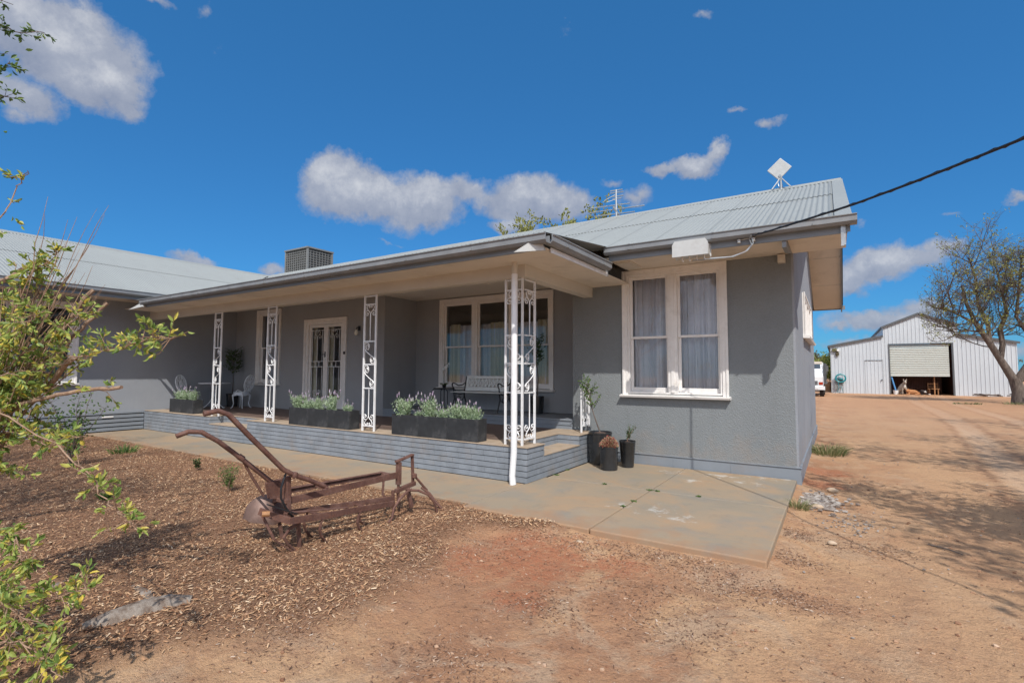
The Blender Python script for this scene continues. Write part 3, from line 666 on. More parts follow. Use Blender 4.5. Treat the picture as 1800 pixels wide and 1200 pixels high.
# windows --------------------------------------------------------------
def window(T, wd, z0, z1, bays, label, mull=0.16, edge=0.12, rail=0.47, cloth_='lace', drape=None, sill=True, blinds=False, proj=0.03):
    """opening from u=0..wd, z0..z1; T local y outward, wall face at 0"""
    root = MB(); root.T = T
    a = 0.085
    root.box(-a, 0.0, -0.02, proj, z0-0.02, z1+a); root.box(wd, wd+a, -0.02, proj, z0-0.02, z1+a); root.box(0, wd, -0.02, proj-0.001, z1, z1+a)
    b = a-0.03
    root.box(-a-0.008, -b, proj-0.002, proj+0.016, z0-0.02, z1+a+0.008); root.box(wd+b, wd+a+0.008, proj-0.002, proj+0.016, z0-0.02, z1+a+0.008); root.box(-b, wd+b, proj-0.002, proj+0.015, z1+a-0.03, z1+a+0.008)
    root.box(0, 0.035, -0.16, 0.012, z0, z1); root.box(wd-0.035, wd, -0.16, 0.012, z0, z1); root.box(0.035, wd-0.035, -0.16, 0.011, z1-0.035, z1); root.box(0.035, wd-0.035, -0.16, 0.010, z0, z0+0.03)
    bw = (wd-mull*(bays-1))/bays
    for i in range(1, bays): x = i*bw+(i-1)*mull; root.box(x, x+mull, -0.14, 0.0155, z0+0.03, z1-0.035); root.box(x+mull*0.32, x+mull*0.68, 0.0155, 0.03, z0+0.03, z1-0.035)
    root.T = None
    wo = root.build('window', 'white', H, label, bevel=0.004)
    for i in range(bays):
        x0 = i*(bw+mull)+(0.035 if i == 0 else 0); x1 = i*(bw+mull)+bw-(0.035 if i == bays-1 else 0)
        zz0 = z0+0.03; zz1 = z1-0.035; zm = zz0+(zz1-zz0)*rail; st = 0.042
        s = MB(); s.T = T
        for (q0, q1, dy, br) in ((zz0, zm+0.02, -0.065, 0.075), (zm-0.02, zz1, -0.03, 0.04)):
            y1 = dy; y0 = dy-0.03
            s.box(x0, x0+st, y0, y1, q0, q1); s.box(x1-st, x1, y0, y1, q0, q1)
            s.box(x0+st, x1-st, y0, y1-0.001, q0, q0+br); s.box(x0+st, x1-st, y0, y1-0.001, q1-0.04, q1)
        s.T = None; s.build('sash', 'white', wo, bevel=0.003)
        g = MB(); g.T = T
        for (q0, q1, dy) in ((zz0+0.075, zm-0.02, -0.08), (zm+0.02, zz1-0.04, -0.045)):
            g.add([(x0+st,dy,q0),(x1-st,dy,q0),(x1-st,dy,q1),(x0+st,dy,q1)], [(0,1,2,3)])
        g.T = None; g.build('pane', 'glass', wo)
    if blinds:
        s = MB(); s.T = T; z = z0+0.06
        while z < z1-0.05: s.add([(0.04,-0.15,z),(wd-0.04,-0.15,z),(wd-0.04,-0.185,z+0.022),(0.04,-0.185,z+0.022)], [(0,1,2,3)]); z += 0.032
        s.T = None; s.build('blind', 'blind', wo)
    else:
        def curtain(name, u0, u1, y, mat, f=42., top=z1-0.03, bot=z0+0.02, amp=0.028):
            s = MB(); s.T = T; n = int((u1-u0)*90); vs = []; rr = random.Random(int(u0*100)+5); ph = [rr.uniform(0, 6) for _ in range(3)]
            for j, z in enumerate((bot, (bot+top)/2, top)):
                for i in range(n+1):
                    u = u0+(u1-u0)*i/n
                    vs.append((u, y+amp*math.sin(f*u+ph[0]+0.3*j)+amp*0.6*math.sin(f*1.73*u+ph[1]-0.2*j)+amp*0.3*math.sin(f*3.1*u+ph[2]), z))
            m = n+1; s.add(vs, [(j*m+i, j*m+i+1, (j+1)*m+i+1, (j+1)*m+i) for j in range(2) for i in range(n)])
            s.T = None; s.build(name, mat, wo, smooth=True)
        curtain('lace_curtain', 0.0, wd, -0.21, cloth_, top=z1-0.03 if not drape else z1-0.55)
        if drape:
            for (a_, b_) in drape: curtain('drape', a_, b_, -0.17, 'cream_drape', 34., top=z1-0.52)
    if sill:
        s = MB(); s.T = T; s.prism([(-0.1, z0-0.0), (-0.1, z0-0.05), (0.10, z0-0.065), (0.115, z0-0.03)], 'X', -a-0.035, wd+a+0.035)
        s.T = None; s.build('window_sill', 'white', wo, bevel=0.004)
    return wo
window(TF(-3.06, 8.54), 1.55, 1.19, 3.24, 2, 'large double sash window with grey lace curtains')
window(TF(-8.2, 9.6), 3.02, 1.19, 3.24, 3, 'wide three part sash window behind the bench', cloth_='lace', drape=[(0.1, 0.42), (1.3, 1.75), (2.6, 2.95)])
window(TF(-14.35, 8.5), 1.0, 1.2, 3.24, 1, 'narrow sash window left of the front doors', rail=0.5)
window(TR(-15.6, 2.35), 2.2, 1.25, 3.1, 2, 'window of the side wing with dark blinds', blinds=True)
window(TR(-0.49, 10.79), 2.85, 2.26, 2.96, 3, 'small high window in the gable end', mull=0.08, rail=0.5)

# iron scroll work ------------------------------------------------------
def scroll(mb, pts, r): mb.tube([(p[0], 0, p[1]) if len(p) == 2 else p for p in pts], r, 4)
def curl(cx, cz, r, a0, turns, n=14):
    return [(cx+r*(1-0.85*i/n)*math.cos(a0+turns*6.2832*i/n), cz+r*(1-0.85*i/n)*math.sin(a0+turns*6.2832*i/n)) for i in range(n+1)]
def heart(mb, cx, zt, w, h, r, flip=1):
    """heart over a stem with two side curls; flip=-1 hangs upwards"""
    Z = lambda z: zt-flip*z
    for s in (1, -1):
        def q(l): return [(cx+s*x, Z(z)) for x, z in l]
        c = curl(0.11*w, 0.13*h, 0.10*w, math.pi*0.9, -0.9*1.0, 12)[::-1]
        body = [(0.10*w, 0.03*h), (0.2*w, 0.04*h), (0.29*w, 0.15*h), (0.27*w, 0.28*h), (0.17*w, 0.42*h), (0.05*w, 0.56*h), (0.02*w, 0.66*h)]
        inner = [(0.03*w, 0.16*h), (0.09*w, 0.2*h), (0.13*w, 0.14*h), (0.09*w, 0.09*h), (0.03*w, 0.09*h)]
        scroll(mb, q(inner[::-1][:0]+inner+body), r)
        side = [(0.05*w, 0.56*h), (0.13*w, 0.46*h), (0.25*w, 0.42*h), (0.37*w, 0.5*h), (0.40*w, 0.66*h), (0.33*w, 0.78*h), (0.22*w, 0.78*h), (0.17*w, 0.69*h), (0.2*w, 0.6*h), (0.27*w, 0.6*h), (0.29*w, 0.67*h)]
        scroll(mb, q(side), r)
def ess(mb, x0, x1, zt, zb, r, d=1):
    w = x1-x0; h = zt-zb; cx = (x0+x1)/2
    def q(l): return [(cx+d*(a-0.5)*w, zt-b*h) for a, b in l]
    a = [(0.30,0.24),(0.36,0.18),(0.30,0.12),(0.19,0.13),(0.13,0.22),(0.18,0.32),(0.34,0.34),(0.44,0.24),(0.42,0.10),(0.28,0.03),(0.08,0.05)]
    scroll(mb, q(a), r); scroll(mb, q([(0.04,0.32),(0.14,0.42),(0.5,0.58),(0.88,0.72),(0.97,0.80)]), r)
    b = [(1-u, 1-v) for u, v in a]; scroll(mb, q(b), r)
def column_panel(mb, w, z0, z1, d=1, r=0.0085, bars=(True, True)):
    h = z1-z0; b = 0.014
    if bars[0]: mb.box(0, 2*b, -b, b, z0, z1)
    if bars[1]: mb.box(w-2*b, w, -b, b, z0, z1)
    zf = lambda t: z1-h*t
    for t in (0.0, 0.07, 0.345, 0.515, 0.69, 0.965): 
        zz = zf(t) if t else z1-0.022
        mb.box(2*b, w-2*b, -b*0.75, b*0.75, zz-0.008, zz+0.012)
    c = w/2
    heart(mb, c, zf(0.072), w*1.02, h*0.10, r)
    mb.tube([(c,0,zf(0.135)),(c,0,zf(0.34))], [0.013, 0.006], 4)
    ess(mb, 2*b, w-2*b, zf(0.35), zf(0.51), r, d); ess(mb, 2*b, w-2*b, zf(0.52), zf(0.685), r, d)
    mb.tube([(c,0,zf(0.69)),(c,0,zf(0.90))], [0.007, 0.011], 4)
    heart(mb, c, zf(0.962), w*1.02, h*0.10, r, -1)
for (x, d) in ((-12.36, -1), (-10.20, 1), (-7.18, 1)):
    c = MB(); c.T = TF(x, 6.22); column_panel(c, 0.325, 0.497, 2.92, d); c.T = None
    c.build('iron_column', 'iron_white', H)
c = MB(); c.T = TF(-4.115, 6.22); column_panel(c, 0.315, 0.497, 2.92, 1); c.T = TR(-3.80, 6.235); column_panel(c, 0.33, 0.497, 2.92, -1, bars=(False, True)); c.T = None
c.build('iron_column', 'iron_white', H, 'L shaped iron scroll column at the porch corner')
c = MB(); c.T = TR(-3.78, 8.14); h = 0.76; zb = 0.497
c.box(0, 0.026, -.013, .013, zb, zb+h); c.box(0.33, 0.356, -.013, .013, zb+0.08, zb+h); c.box(0.026, 0.33, -.01, .01, zb+h-0.03, zb+h); c.box(0.026, 0.33, -.01, .01, zb+0.1, zb+0.125)
for u in (0.1, 0.25): c.box(u-.008, u+.008, -.008, .008, zb+0.125, zb+h-0.03)
c.tube([(0.178,0,zb+h-0.03),(0.178,0,zb+0.32)], 0.008, 4); heart(c, 0.178, zb+0.125, 0.30, 0.22, 0.0085, -1)
c.T = None; c.build('iron_railing', 'iron_white', H, 'short white iron railing panel by the side step')

# downpipe
w = MB(); w.tube([(-3.80,5.96,0.0),(-3.81,5.955,0.12),(-3.79,5.965,0.45),(-3.79,5.965,2.93)], [0.047,0.044,0.045,0.045], 18)
w.build('downpipe', 'iron_white', H, 'round white downpipe in front of the corner column', smooth=True)
w = MB(); w.tube([(-3.79,5.965,2.93),(-3.79,5.965,3.1)], 0.042, 18); w.build('downpipe_top', 'beam', H, smooth=True)

# front doors ------------------------------------------------------------
D = MB(); T = TF(-12.1, 8.5); D.T = T; DW = 1.58; z0, z1 = 0.492, 2.86; a = 0.08
D.box(-a, 0, -0.02, 0.035, z0, z1+a); D.box(DW, DW+a, -0.02, 0.035, z0, z1+a); D.box(0, DW, -0.02, 0.034, z1, z1+a)
D.box(0, 0.10, -0.14, 0.012, z0, z1); D.box(DW-0.10, DW, -0.14, 0.012, z0, z1); D.box(0.10, DW-0.10, -0.14, 0.011, z1-0.07, z1)
D.T = None; DO = D.build('door', 'white', H, 'white framed double front doors with iron screens', bevel=0.004)
for i in range(2):
    x0 = 0.10+i*0.69; x1 = x0+0.69; st = 0.085
    s = MB(); s.T = T; y0, y1 = -0.055, -0.02
    s.box(x0+.002, x0+st, y0, y1, z0+0.01, z1-0.075); s.box(x1-st, x1-.002, y0, y1, z0+0.01, z1-0.075); s.box(x0+st, x1-st, y0, y1-.001, z0+0.01, z0+0.33); s.box(x0+st, x1-st, y0, y1-.001, z1-0.15, z1-0.075)
    s.T = None; lf = s.build('door_leaf', 'white', DO, bevel=0.003)
    g = MB(); g.T = T; g.add([(x0+st,-0.08,z0+0.33),(x1-st,-0.08,z0+0.33),(x1-st,-0.08,z1-0.15),(x0+st,-0.08,z1-0.15)], [(0,1,2,3)]); g.T = None; g.build('door_pane', 'glass', DO)
    g = MB(); g.T = T; xa, xb = x0+st, x1-st; gz0, gz1 = z0+0.35, z1-0.23
    g.box(xa, xb, -0.03, -0.018, gz1, gz1+0.014); g.box(xa, xb, -0.03, -0.018, gz0-0.014, gz0)
    for zz in (1.66, 1.80): g.box(xa, xb, -0.03, -0.018, zz, zz+0.016)
    for t in (0.36, 0.66): g.box(xa+(xb-xa)*t-.007, xa+(xb-xa)*t+.007, -0.03, -0.018, 1.676, 1.80)
    for u in (xa+0.05, xb-0.05): g.box(u-.006, u+.006, -0.029, -0.019, gz0, 1.66); g.box(u-.006, u+.006, -0.029, -0.019, 1.816, gz1)
    g.T = T @ Matrix.Translation((0, -0.024, 0)); cx = (xa+xb)/2
    heart(g, cx, gz1, 0.40, 0.27, 0.0065); g.tube([(cx-.012,0,gz1-0.17),(cx-.004,0,1.816)], 0.005, 4); g.tube([(cx+.012,0,gz1-0.17),(cx+.004,0,1.816)], 0.005, 4)
    heart(g, cx, gz0, 0.40, 0.27, 0.0065, -1); g.tube([(cx-.012,0,gz0+0.17),(cx-.004,0,1.66)], 0.005, 4); g.tube([(cx+.012,0,gz0+0.17),(cx+.004,0,1.66)], 0.005, 4)
    g.T = None; g.build('security_grille', 'iron_white', DO)
s = MB(); s.T = T; s.box(0.13, 0.30, -0.14, -0.13, z0+.3, z1-.15); s.box(0.72, 0.98, -0.13, -0.12, z0+.05, z1-.1); s.T = None; s.build('inner_door', 'cream_drape', DO)
s = MB(); s.T = T; s.box(0.775, 0.80, -0.02, 0.0, 1.92, 2.06); s.tube([(0.787,0.02,1.99),(0.72,0.03,1.985)], 0.009, 6); s.tube([(0.787,-0.01,1.99),(0.787,0.022,1.99)], 0.009, 6); s.T = None; s.build('door_handle', 'black_iron', DO)
s = MB(); s.T = T; s.box(DW+0.01, DW+0.06, 0.034, 0.055, 1.98, 2.05); s.T = None; s.build('door_bell', 'black_iron', DO)
w = MB(); w.T = T; w.box(-a, DW+a, -0.14, 0.06, 0.489, 0.512); w.T = None; w.build('door_step', 'beam', DO)

# fixtures ---------------------------------------------------------------
t = thing('wall_lamp', 'bare bulb wall lamp on a bracket beside the front doors', 'lamp', (-9.98, 8.5, 2.5))
w = MB(); w.tube([(-9.98,8.5,2.62),(-9.98,8.42,2.64),(-9.98,8.40,2.58)], 0.012, 6); w.box(-10.02,-9.94,8.485,8.5,2.56,2.68); w.build('bracket', 'black_iron', t)
w = MB(); w.lathe([(0.015,0.13),(0.028,0.11),(0.05,0.05),(0.045,0.015),(0.02,-0.01)], (-9.98,8.40,2.45), 12); w.build('bulb', 'lamp_glass', t, smooth=True)
t = thing('meter_box', 'rounded grey plastic service box screwed to the fascia above the large window', 'box', (-1.66, 7.38, 3.2))
w = MB()
pr = [(0,0),(0.46,0),(0.46,0.155),(0.43,0.20),(0.03,0.20),(0,0.155)]
w.prism([(-1.90+u, 3.19+v) for u, v in pr], 'Y', 7.18, 7.40); w.build('case', 'box_plastic', t, bevel=0.012)
for i in range(4): w = MB(); w.tube([(-1.80+i*0.10,7.3,3.19),(-1.80+i*0.10,7.29,3.14),(-1.78+i*0.10,7.28,3.125)], 0.010, 6); w.build('gland', 'white', t, smooth=True)
t = thing('motion_sensor', 'small grey sensor box high on the wall near the house corner', 'sensor', (-0.63, 8.5, 3.3))
w = MB(); w.box(-0.69,-0.59,8.42,8.54,3.2,3.32); w.box(-0.67,-0.61,8.405,8.42,3.22,3.28); w.build('case', 'beam', t, bevel=0.006)
t = thing('power_cable', 'thick black service cable running from the eave up to the right', 'cable', (-0.9, 7.25, 3.35))
w = MB(); pts = [(-0.88,7.28,3.37),(-0.71,7.085,3.345),(-0.337,6.656,3.30),(0.195,6.044,3.245),(0.601,5.577,3.228),(0.92,5.211,3.226),(1.177,4.916,3.228),(2.0,3.95,3.30),(3.4,2.35,3.6),(6.0,-0.65,4.5)]
w.tube(pts, [0.006,0.010]+[0.0125]*8, 8)
tw = [(p[0]+0.012*math.sin(i*2.1), p[1], p[2]+0.012*math.cos(i*2.1)) for i, p in enumerate([tuple(Vector(pts[k]).lerp(Vector(pts[k+1]), j/6)) for k in range(0, 7) for j in range(6)])]
w.tube(tw, 0.008, 6); w.build('conductor', 'cable', t, smooth=True)
w = MB()
w.tube([(-1.42,7.29,3.13),(-1.15,7.30,3.12),(-0.98,7.32,3.17),(-0.90,7.34,3.26),(-0.93,7.34,3.34),(-0.90,7.30,3.38)], 0.010, 6)
w.tube([(-1.66,7.29,3.13),(-1.40,7.26,3.115),(-1.12,7.28,3.115),(-0.95,7.30,3.18),(-0.88,7.33,3.28),(-0.90,7.33,3.37)], 0.008, 6); w.build('drop_lead', 'galv', t, smooth=True)
w = MB()
for x in (-1.06, -0.88): w.lathe([(0.01,0.03),(0.028,0.02),(0.02,0),(0.028,-0.02),(0.01,-0.03)], (x,7.36,3.335), 10)
w.tube([(-1.08,7.385,3.35),(-0.84,7.385,3.38)], 0.01, 5); w.build('insulator', 'box_plastic', t, smooth=True)

# roof plant -------------------------------------------------------------
t = thing('evaporative_cooler', 'square grey louvred evaporative cooler standing behind the ridge', 'cooler', (-18.55, 13.1, 5.2))
x0,x1,y0,y1 = -19.45,-17.95,12.55,13.75
w = MB(); w.box(x0+.05,x1-.05,y0+.05,y1-.05,5.1,6.55); w.build('body', 'cooler', t)
w = MB(); z=5.35
while z<6.5:
    w.box(x0,x1,y0,y0+.03,z,z+.02); w.box(x1-.03,x1,y0,y1,z,z+.02); w.box(x0,x0+.03,y0,y1,z,z+.02); z+=.10
k=x0+.14
while k<x1: w.box(k,k+.012,y0-.004,y0+.03,5.3,6.5); k+=.14
k=y0+.14
while k<y1: w.box(x1-.03,x1+.004,k,k+.012,5.3,6.5); k+=.14
w.build('louvre', 'cooler_frame', t)
w = MB()
for x in (x0-.02,x1-.05):
    for y in (y0-.02,y1-.05): w.box(x,x+.07,y,y+.07,5.0,6.6)
w.box(x0-.04,x1+.04,y0-.04,y1+.04,6.56,6.62); w.build('frame', 'cooler_frame', t)
t = thing('flat_antenna', 'pale square panel antenna tilted on a tripod at the roof ridge', 'antenna', (-0.9, 12.2, 5.55))
w = MB(); c0 = Vector((-0.905,12.15,5.975)); u = Vector((1,0.12,0.02)).normalized(); v = Vector((0,-0.1,1)).normalized(); n = u.cross(v)
P4 = [c0+u*-0.24+v*0.005, c0+u*-0.02+v*-0.235, c0+u*0.235+v*0.01, c0+u*0.02+v*0.235]
w.add([tuple(p) for p in P4]+[tuple(p-n*0.05) for p in P4], [(0,1,2,3),(7,6,5,4),(0,4,5,1),(1,5,6,2),(2,6,7,3),(3,7,4,0)]); w.build('panel', 'box_plastic', t, bevel=0.008)
w = MB(); b = c0+v*-0.15+n*0.0
w.tube([tuple(b+n*0.002), tuple(b+n*0.012)], 0.03, 10); w.build('badge', 'galv', t)
w = MB()
for q in ((-1.06,12.1,5.53),(-0.70,12.1,5.53),(-0.88,12.55,5.5)): w.tube([q,(-0.89,12.2,5.80)],0.014,6)
w.tube([(-0.89,12.2,5.53),(-0.89,12.2,5.95)],0.02,8); w.tube([(-0.89,12.2,5.8),(-0.95,12.17,5.68),(-0.93,12.16,5.6),(-0.9,12.2,5.56)],0.008,5); w.build('tripod', 'galv', t)
t = thing('tv_antenna', 'spindly television aerial of crossed rods on the ridge', 'antenna', (-4.69, 12.3, 5.5))
w = MB(); w.tube([(-4.69,12.3,5.5),(-4.69,12.3,6.3)],0.025,6); w.build('mast', 'galv', t)
w = MB()
for (xa,xb,z) in ((-5.42,-4.33,5.92),(-5.42,-3.95,5.80),(-5.3,-4.2,5.68),(-4.84,-4.52,6.28),(-4.84,-4.5,6.22),(-4.8,-4.5,6.12),(-4.78,-4.55,6.06)): w.tube([(xa,12.28,z),(xb,12.32,z-0.04 if z<5.95 else z)],0.016,5)
w.tube([(-4.69,12.3,6.18),(-4.98,12.2,6.03)],0.01,5); w.tube([(-4.69,12.3,6.05),(-4.9,12.2,5.98)],0.01,5); w.tube([(-4.75,12.25,5.85),(-4.63,12.35,5.6)],0.03,6)
w.build('rods', 'galv', t)
# ------------------------------------------------------------------ ground
EDGE = [(-5, -3.9), (0.5, -3.75), (1.0, -3.5), (1.5, -3.3), (1.85, -3.05), (2.2, -2.85), (2.7, -2.75), (3.2, -2.9), (3.8, -3.2), (4.3, -3.0), (4.75, -2.3)]
def mulch_edge(y):
    if y <= EDGE[0][0]: return EDGE[0][1]
    for (a, b), (c, d) in zip(EDGE[:-1], EDGE[1:]):
        if y <= c: return b+(d-b)*(y-a)/(c-a)
    return EDGE[-1][1]
def sstep(a, b, x): t = max(0, min(1, (x-a)/(b-a))); return t*t*(3-2*t)
from mathutils import noise as mn
def mulch_mask(x, y):
    if y > 6.0 or x > -2: return 0.
    e = mulch_edge(y)+0.25*mn.noise((x*1.3, y*1.3, 0))
    return sstep(0.15, -0.35, x-e)*sstep(0.3, -0.1, y-4.9)*sstep(-24, -20, x)
def gh(x, y):
    d = math.hypot(x, y)
    h = GZ+0.012*mn.noise((x*0.9, y*0.9, 1.7))+0.010*mn.noise((x*3.1, y*3.1, 4.2))
    if d < 14: h += 0.004*mn.noise((x*11, y*11, 3))
    m = mulch_mask(x, y)
    h += m*(0.075+0.03*mn.noise((x*1.1, y*1.1, 9)))
    h += 0.05*sstep(4.1, 4.75, y)*sstep(-3.2, -2.4, x)*sstep(-0.2, -0.7, x)
    if 4.7 < y < 8.8 and -16 < x < -0.5: h = min(h, -0.03)
    # wheel ruts along the drive
    if x > 0 and y < 60:
        for c in (1.9, 3.6): h -= 0.015*math.exp(-((x-c-0.06*y+0.2*math.sin(y*0.2))/0.25)**2)
    if y > 20 and x > -3: h -= 0.11*sstep(20, 50, y)
    return h
def graded(a, b, fine, lim):
    xs = [0.0]; s = fine
    while xs[-1] < b: xs.append(xs[-1]+s); s = fine if xs[-1] < lim else s*1.12
    ng = [0.0]; s = fine
    while ng[-1] > a: ng.append(ng[-1]-s); s = fine if -ng[-1] < lim else s*1.12
    return sorted(set(ng[1:]+xs))
xs = graded(-900, 900, 0.09, 8); ys = graded(-150, 1500, 0.09, 10)
vs = [(x, y, gh(x, y)) for y in ys for x in xs]; n = len(xs)
g = MB(); g.add(vs, [(j*n+i, j*n+i+1, (j+1)*n+i+1, (j+1)*n+i) for j in range(len(ys)-1) for i in range(n-1)])
go = g.build('ground', 'ground', smooth=True, kind='structure')
ba = go.data.attributes.new('bed', 'FLOAT', 'POINT'); ba.data.foreach_set('value', [min(1, mulch_mask(p[0], p[1])*1.3) for p in vs])
w = MB()
J = 0.006
for (x0, x1, y0, y1) in ((-3.70, -2.11, 4.71, 6.67), (-3.655, -2.11, 6.67, 8.5), (-2.11, -0.52, 4.71, 6.67), (-2.11, -0.52, 6.67, 8.5)):
    w.box(x0+J, x1-J, y0+J, y1-J, -0.16, 0.0)
so = w.build('concrete_slab', 'concrete', kind='structure', bevel=0.012)
w = MB()
for x0, x1 in ((-3.70, -5.7), (-5.7, -8.2), (-8.2, -10.7), (-10.7, -13.2), (-13.2, -15.55)): w.box(x1+J/2, x0-J/2, 4.86, 6.1, -0.16, -0.002)
w.build('concrete_path', 'concrete', kind='structure', bevel=0.01)

# wood chips on the garden bed, litter on the dirt, rubble
def chips(name, mat, pts, lo, hi, label, cat, lift=0.012, tilt=0.5):
    m = MB(); rnd = random.Random(5)
    for x, y, z in pts:
        l = lo+(hi-lo)*rnd.random()**2; wd = max(l*rnd.uniform(0.14, 0.38), lo*0.35); a = rnd.uniform(0, 6.28); t = rnd.uniform(-tilt, tilt); t2 = rnd.uniform(-tilt, tilt)
        u = Vector((math.cos(a)*math.cos(t), math.sin(a)*math.cos(t), math.sin(t)))*l/2; v = Vector((-math.sin(a)*math.cos(t2), math.cos(a)*math.cos(t2), math.sin(t2)))*wd/2
        c = Vector((x, y, z+rnd.uniform(0.0, lift)+abs(u.z)*0.6)); k = Vector((0,0,wd*0.25))
        m.add([tuple(c-u-v*0.5), tuple(c+u*0.7-v), tuple(c+u+v*0.6), tuple(c-u*0.6+v), tuple(c+k)], [(0,1,4),(1,2,4),(2,3,4),(3,0,4)])
    return tag(m.build(name, mat, kind='stuff'), label, cat)
rnd = random.Random(11)
pts = []
while len(pts) < 140000:
    y = rnd.uniform(-1.0, 4.95); x = -2-rnd.random()**2.1*14
    if x > -0.7*y-0.2 and y < 0.5 and x > -2: continue
    if rnd.random() < mulch_mask(x, y)**1.5: pts.append((x, y, gh(x, y)))
chips('wood_chip_mulch', 'mulch', pts, 0.011, 0.046, 'brown wood chip mulch spread over the garden bed', 'mulch')
pts = []
def clump(): return (rnd.uniform(-4, 3.0), rnd.uniform(1.2, 8.0), rnd.uniform(0.1, 0.5))
cl = [(-2.9, 3.9, .5), (-1.3, 3.8, .5), (-0.7, 4.2, .3), (-0.9, 3.4, .4), (-2.0, 4.45, .35), (-2.6, 4.5, .3), (-1.5, 4.5, .3), (-1.0, 4.5, .3), (-1.9, 2.3, .35), (-1.5, 1.9, .4), (0.2, 5.9, .35), (-0.35, 5.2, .25), (-0.4, 6.0, .2), (-3.0, 2.0, .4), (-2.9, 3.2, .4), (-0.3, 4.3, .3), (-1.8, 3.2, .3)]
while len(pts) < 30000:
    if rnd.random() < 0.55: c = rnd.choice(cl); x = rnd.gauss(c[0], c[2]*0.6); y = rnd.gauss(c[1], c[2]*0.45)
    else: x = rnd.uniform(-3.6, 5); y = rnd.uniform(1.3, 9)
    if -3.72 < x < -0.5 and y > 4.68: continue
    if x < -0.5 and y > 8.4: continue
    pts.append((x, y, gh(x, y)))
chips('leaf_litter', 'litter', pts, 0.005, 0.032, 'dry leaf and bark litter scattered on the dirt', 'litter', 0.006, 0.35)
pts = [(rnd.gauss(-0.24, 0.13), rnd.gauss(7.65, 0.22), GZ+0.012) for _ in range(420)]+[(rnd.gauss(0.12, 0.16), rnd.gauss(6.75, 0.2), GZ+0.005) for _ in range(120)]+[(rnd.uniform(-0.47, 4), rnd.uniform(1.5, 12), GZ+0.005) for _ in range(160)]
m = MB()
for i, (x, y, z) in enumerate(pts):
    if x < -0.47: continue
    r = rnd.uniform(0.006, 0.028) if i < 420 else rnd.uniform(0.004, 0.012); m.blob((x, y, z+r*0.3), (r*1.3, r, r*0.7), i, 5, 4, 0.35)
tag(m.build('rubble', 'gravel', kind='stuff'), 'pale broken rubble and gravel beside the slab corner', 'rubble')
m = MB(); rnd = random.Random(19)
for i in range(3600):
    y = 1.2+8.5*rnd.random()**1.5; x = rnd.uniform(-3.4, 5.5)
    if (-3.74 < x < -0.48 and y > 4.66) or (x < -0.4 and y > 8.4): continue
    r = 0.0035+0.011*rnd.random()**3; m.blob((x, y, gh(x, y)+r*.35), (r*1.2, r, r*.75), i, 5, 4, .3)
tag(m.build('dirt_clods', 'clod', kind='stuff'), 'small clods and pebbles lying all over the bare dirt', 'pebbles')
for i, (x, y, r, lab) in enumerate(((-0.09, 8.40, .075, 'tan stone beyond the pale rubble by the house corner'), (-0.24, 7.28, .07, 'tan stone between the rubble and the grass tuft'), (-0.08, 5.86, .045, 'small pale stone on the bare drive'), (-2.12, 4.52, 0.05, 'pale stone at the end of the slab joint'))):
    m = MB(); m.blob((x, y, GZ+r*0.35), (r, r*0.6, r*0.5), i+40, 9, 7, 0.12); tag(m.build('stone', 'stone', smooth=True), lab, 'stone', 'loose stones')
# fallen sticks
for i, (a, b, r, lab) in enumerate((((0.70,6.35,-.09),(0.92,6.13,-.08),.008,'short stick in the open on the drive'), ((1.15,5.0,-.09),(1.08,4.83,-.085),.006,'thin crooked twig near the cable shadow'), ((-1.55,1.83,-.09),(-1.05,1.86,-.085),.012,'pale stick at the bottom edge of the photo'), ((-5.6,3.62,0.0),(-4.95,3.35,0.02),.008,'dark stick on the mulch behind the plough blade'), ((-3.25,2.95,-0.05),(-3.1,2.7,-0.04),.012,'pale splinter lying right of the plough'))):
    m = MB(); mid = tuple((Vector(a)+Vector(b))/2+Vector((0.02,-0.015,0.01))); m.tube([a, mid, b], [r, r*0.9, r*0.5], 6); tag(m.build('stick', 'bark' if i in (0,1,3) else 'twig', smooth=True), lab, 'stick', 'fallen sticks')
# broken concrete edging half buried at lower left
def log(pts_, r, label):
    m = MB(); m.tube(pts_, r, 10); m.v = [(x, y, -.045+(z+.045)*.62) for x, y, z in m.v]
    tag(m.build('edging_piece', 'cut_wood', smooth=True), label, 'edging')
log([(-3.80,1.83,-.04),(-3.88,1.72,-.035),(-3.92,1.58,-.03),(-3.91,1.39,-.03),(-3.94,1.27,-.04)], [.06,.095,.10,.10,.06], 'mottled grey brown edging piece half buried at the lower left')
log([(-3.98,1.66,-.045),(-4.15,1.70,-.04),(-4.35,1.70,-.045),(-4.55,1.69,-.06)], [.05,.05,.045,.03], 'thin grey edging piece branching off the thicker half buried one')
log([(-4.80,1.22,-.05),(-4.86,1.38,-.045),(-4.92,1.52,-.06)], [.05,.06,.04], 'grey edging piece in the mulch nearest the yellow green bush')
# ------------------------------------------------------------------ small plants
def tuft(name, c, n, h, sp, mat, label, cat, seed, w_=0.006, bend=0.4, group=None):
    m = MB(); r_ = random.Random(seed)
    for i in range(n):
        a = r_.uniform(0, 6.28); q = r_.random()**0.7*sp; d = (math.cos(a)*r_.uniform(0.1,0.9), math.sin(a)*r_.uniform(0.1,0.9), 1)
        m.blade((c[0]+q*math.cos(a)*0.7, c[1]+q*math.sin(a)*0.7, c[2]), d, h*r_.uniform(0.4,1.0), w_, r_, bend)
    return tag(m.build(name, mat), label, cat, group)
tuft('grass_tuft', (-0.20,12.2,GZ), 330, 0.34, 0.48, 'grass', 'green weedy grass tuft at the far foot of the gable wall', 'grass', 1, 0.012)
tuft('grass_tuft', (-0.44,7.1,GZ), 200, 0.2, 0.16, 'grass', 'small wiry grass tuft at the slab edge', 'grass', 2, 0.006)
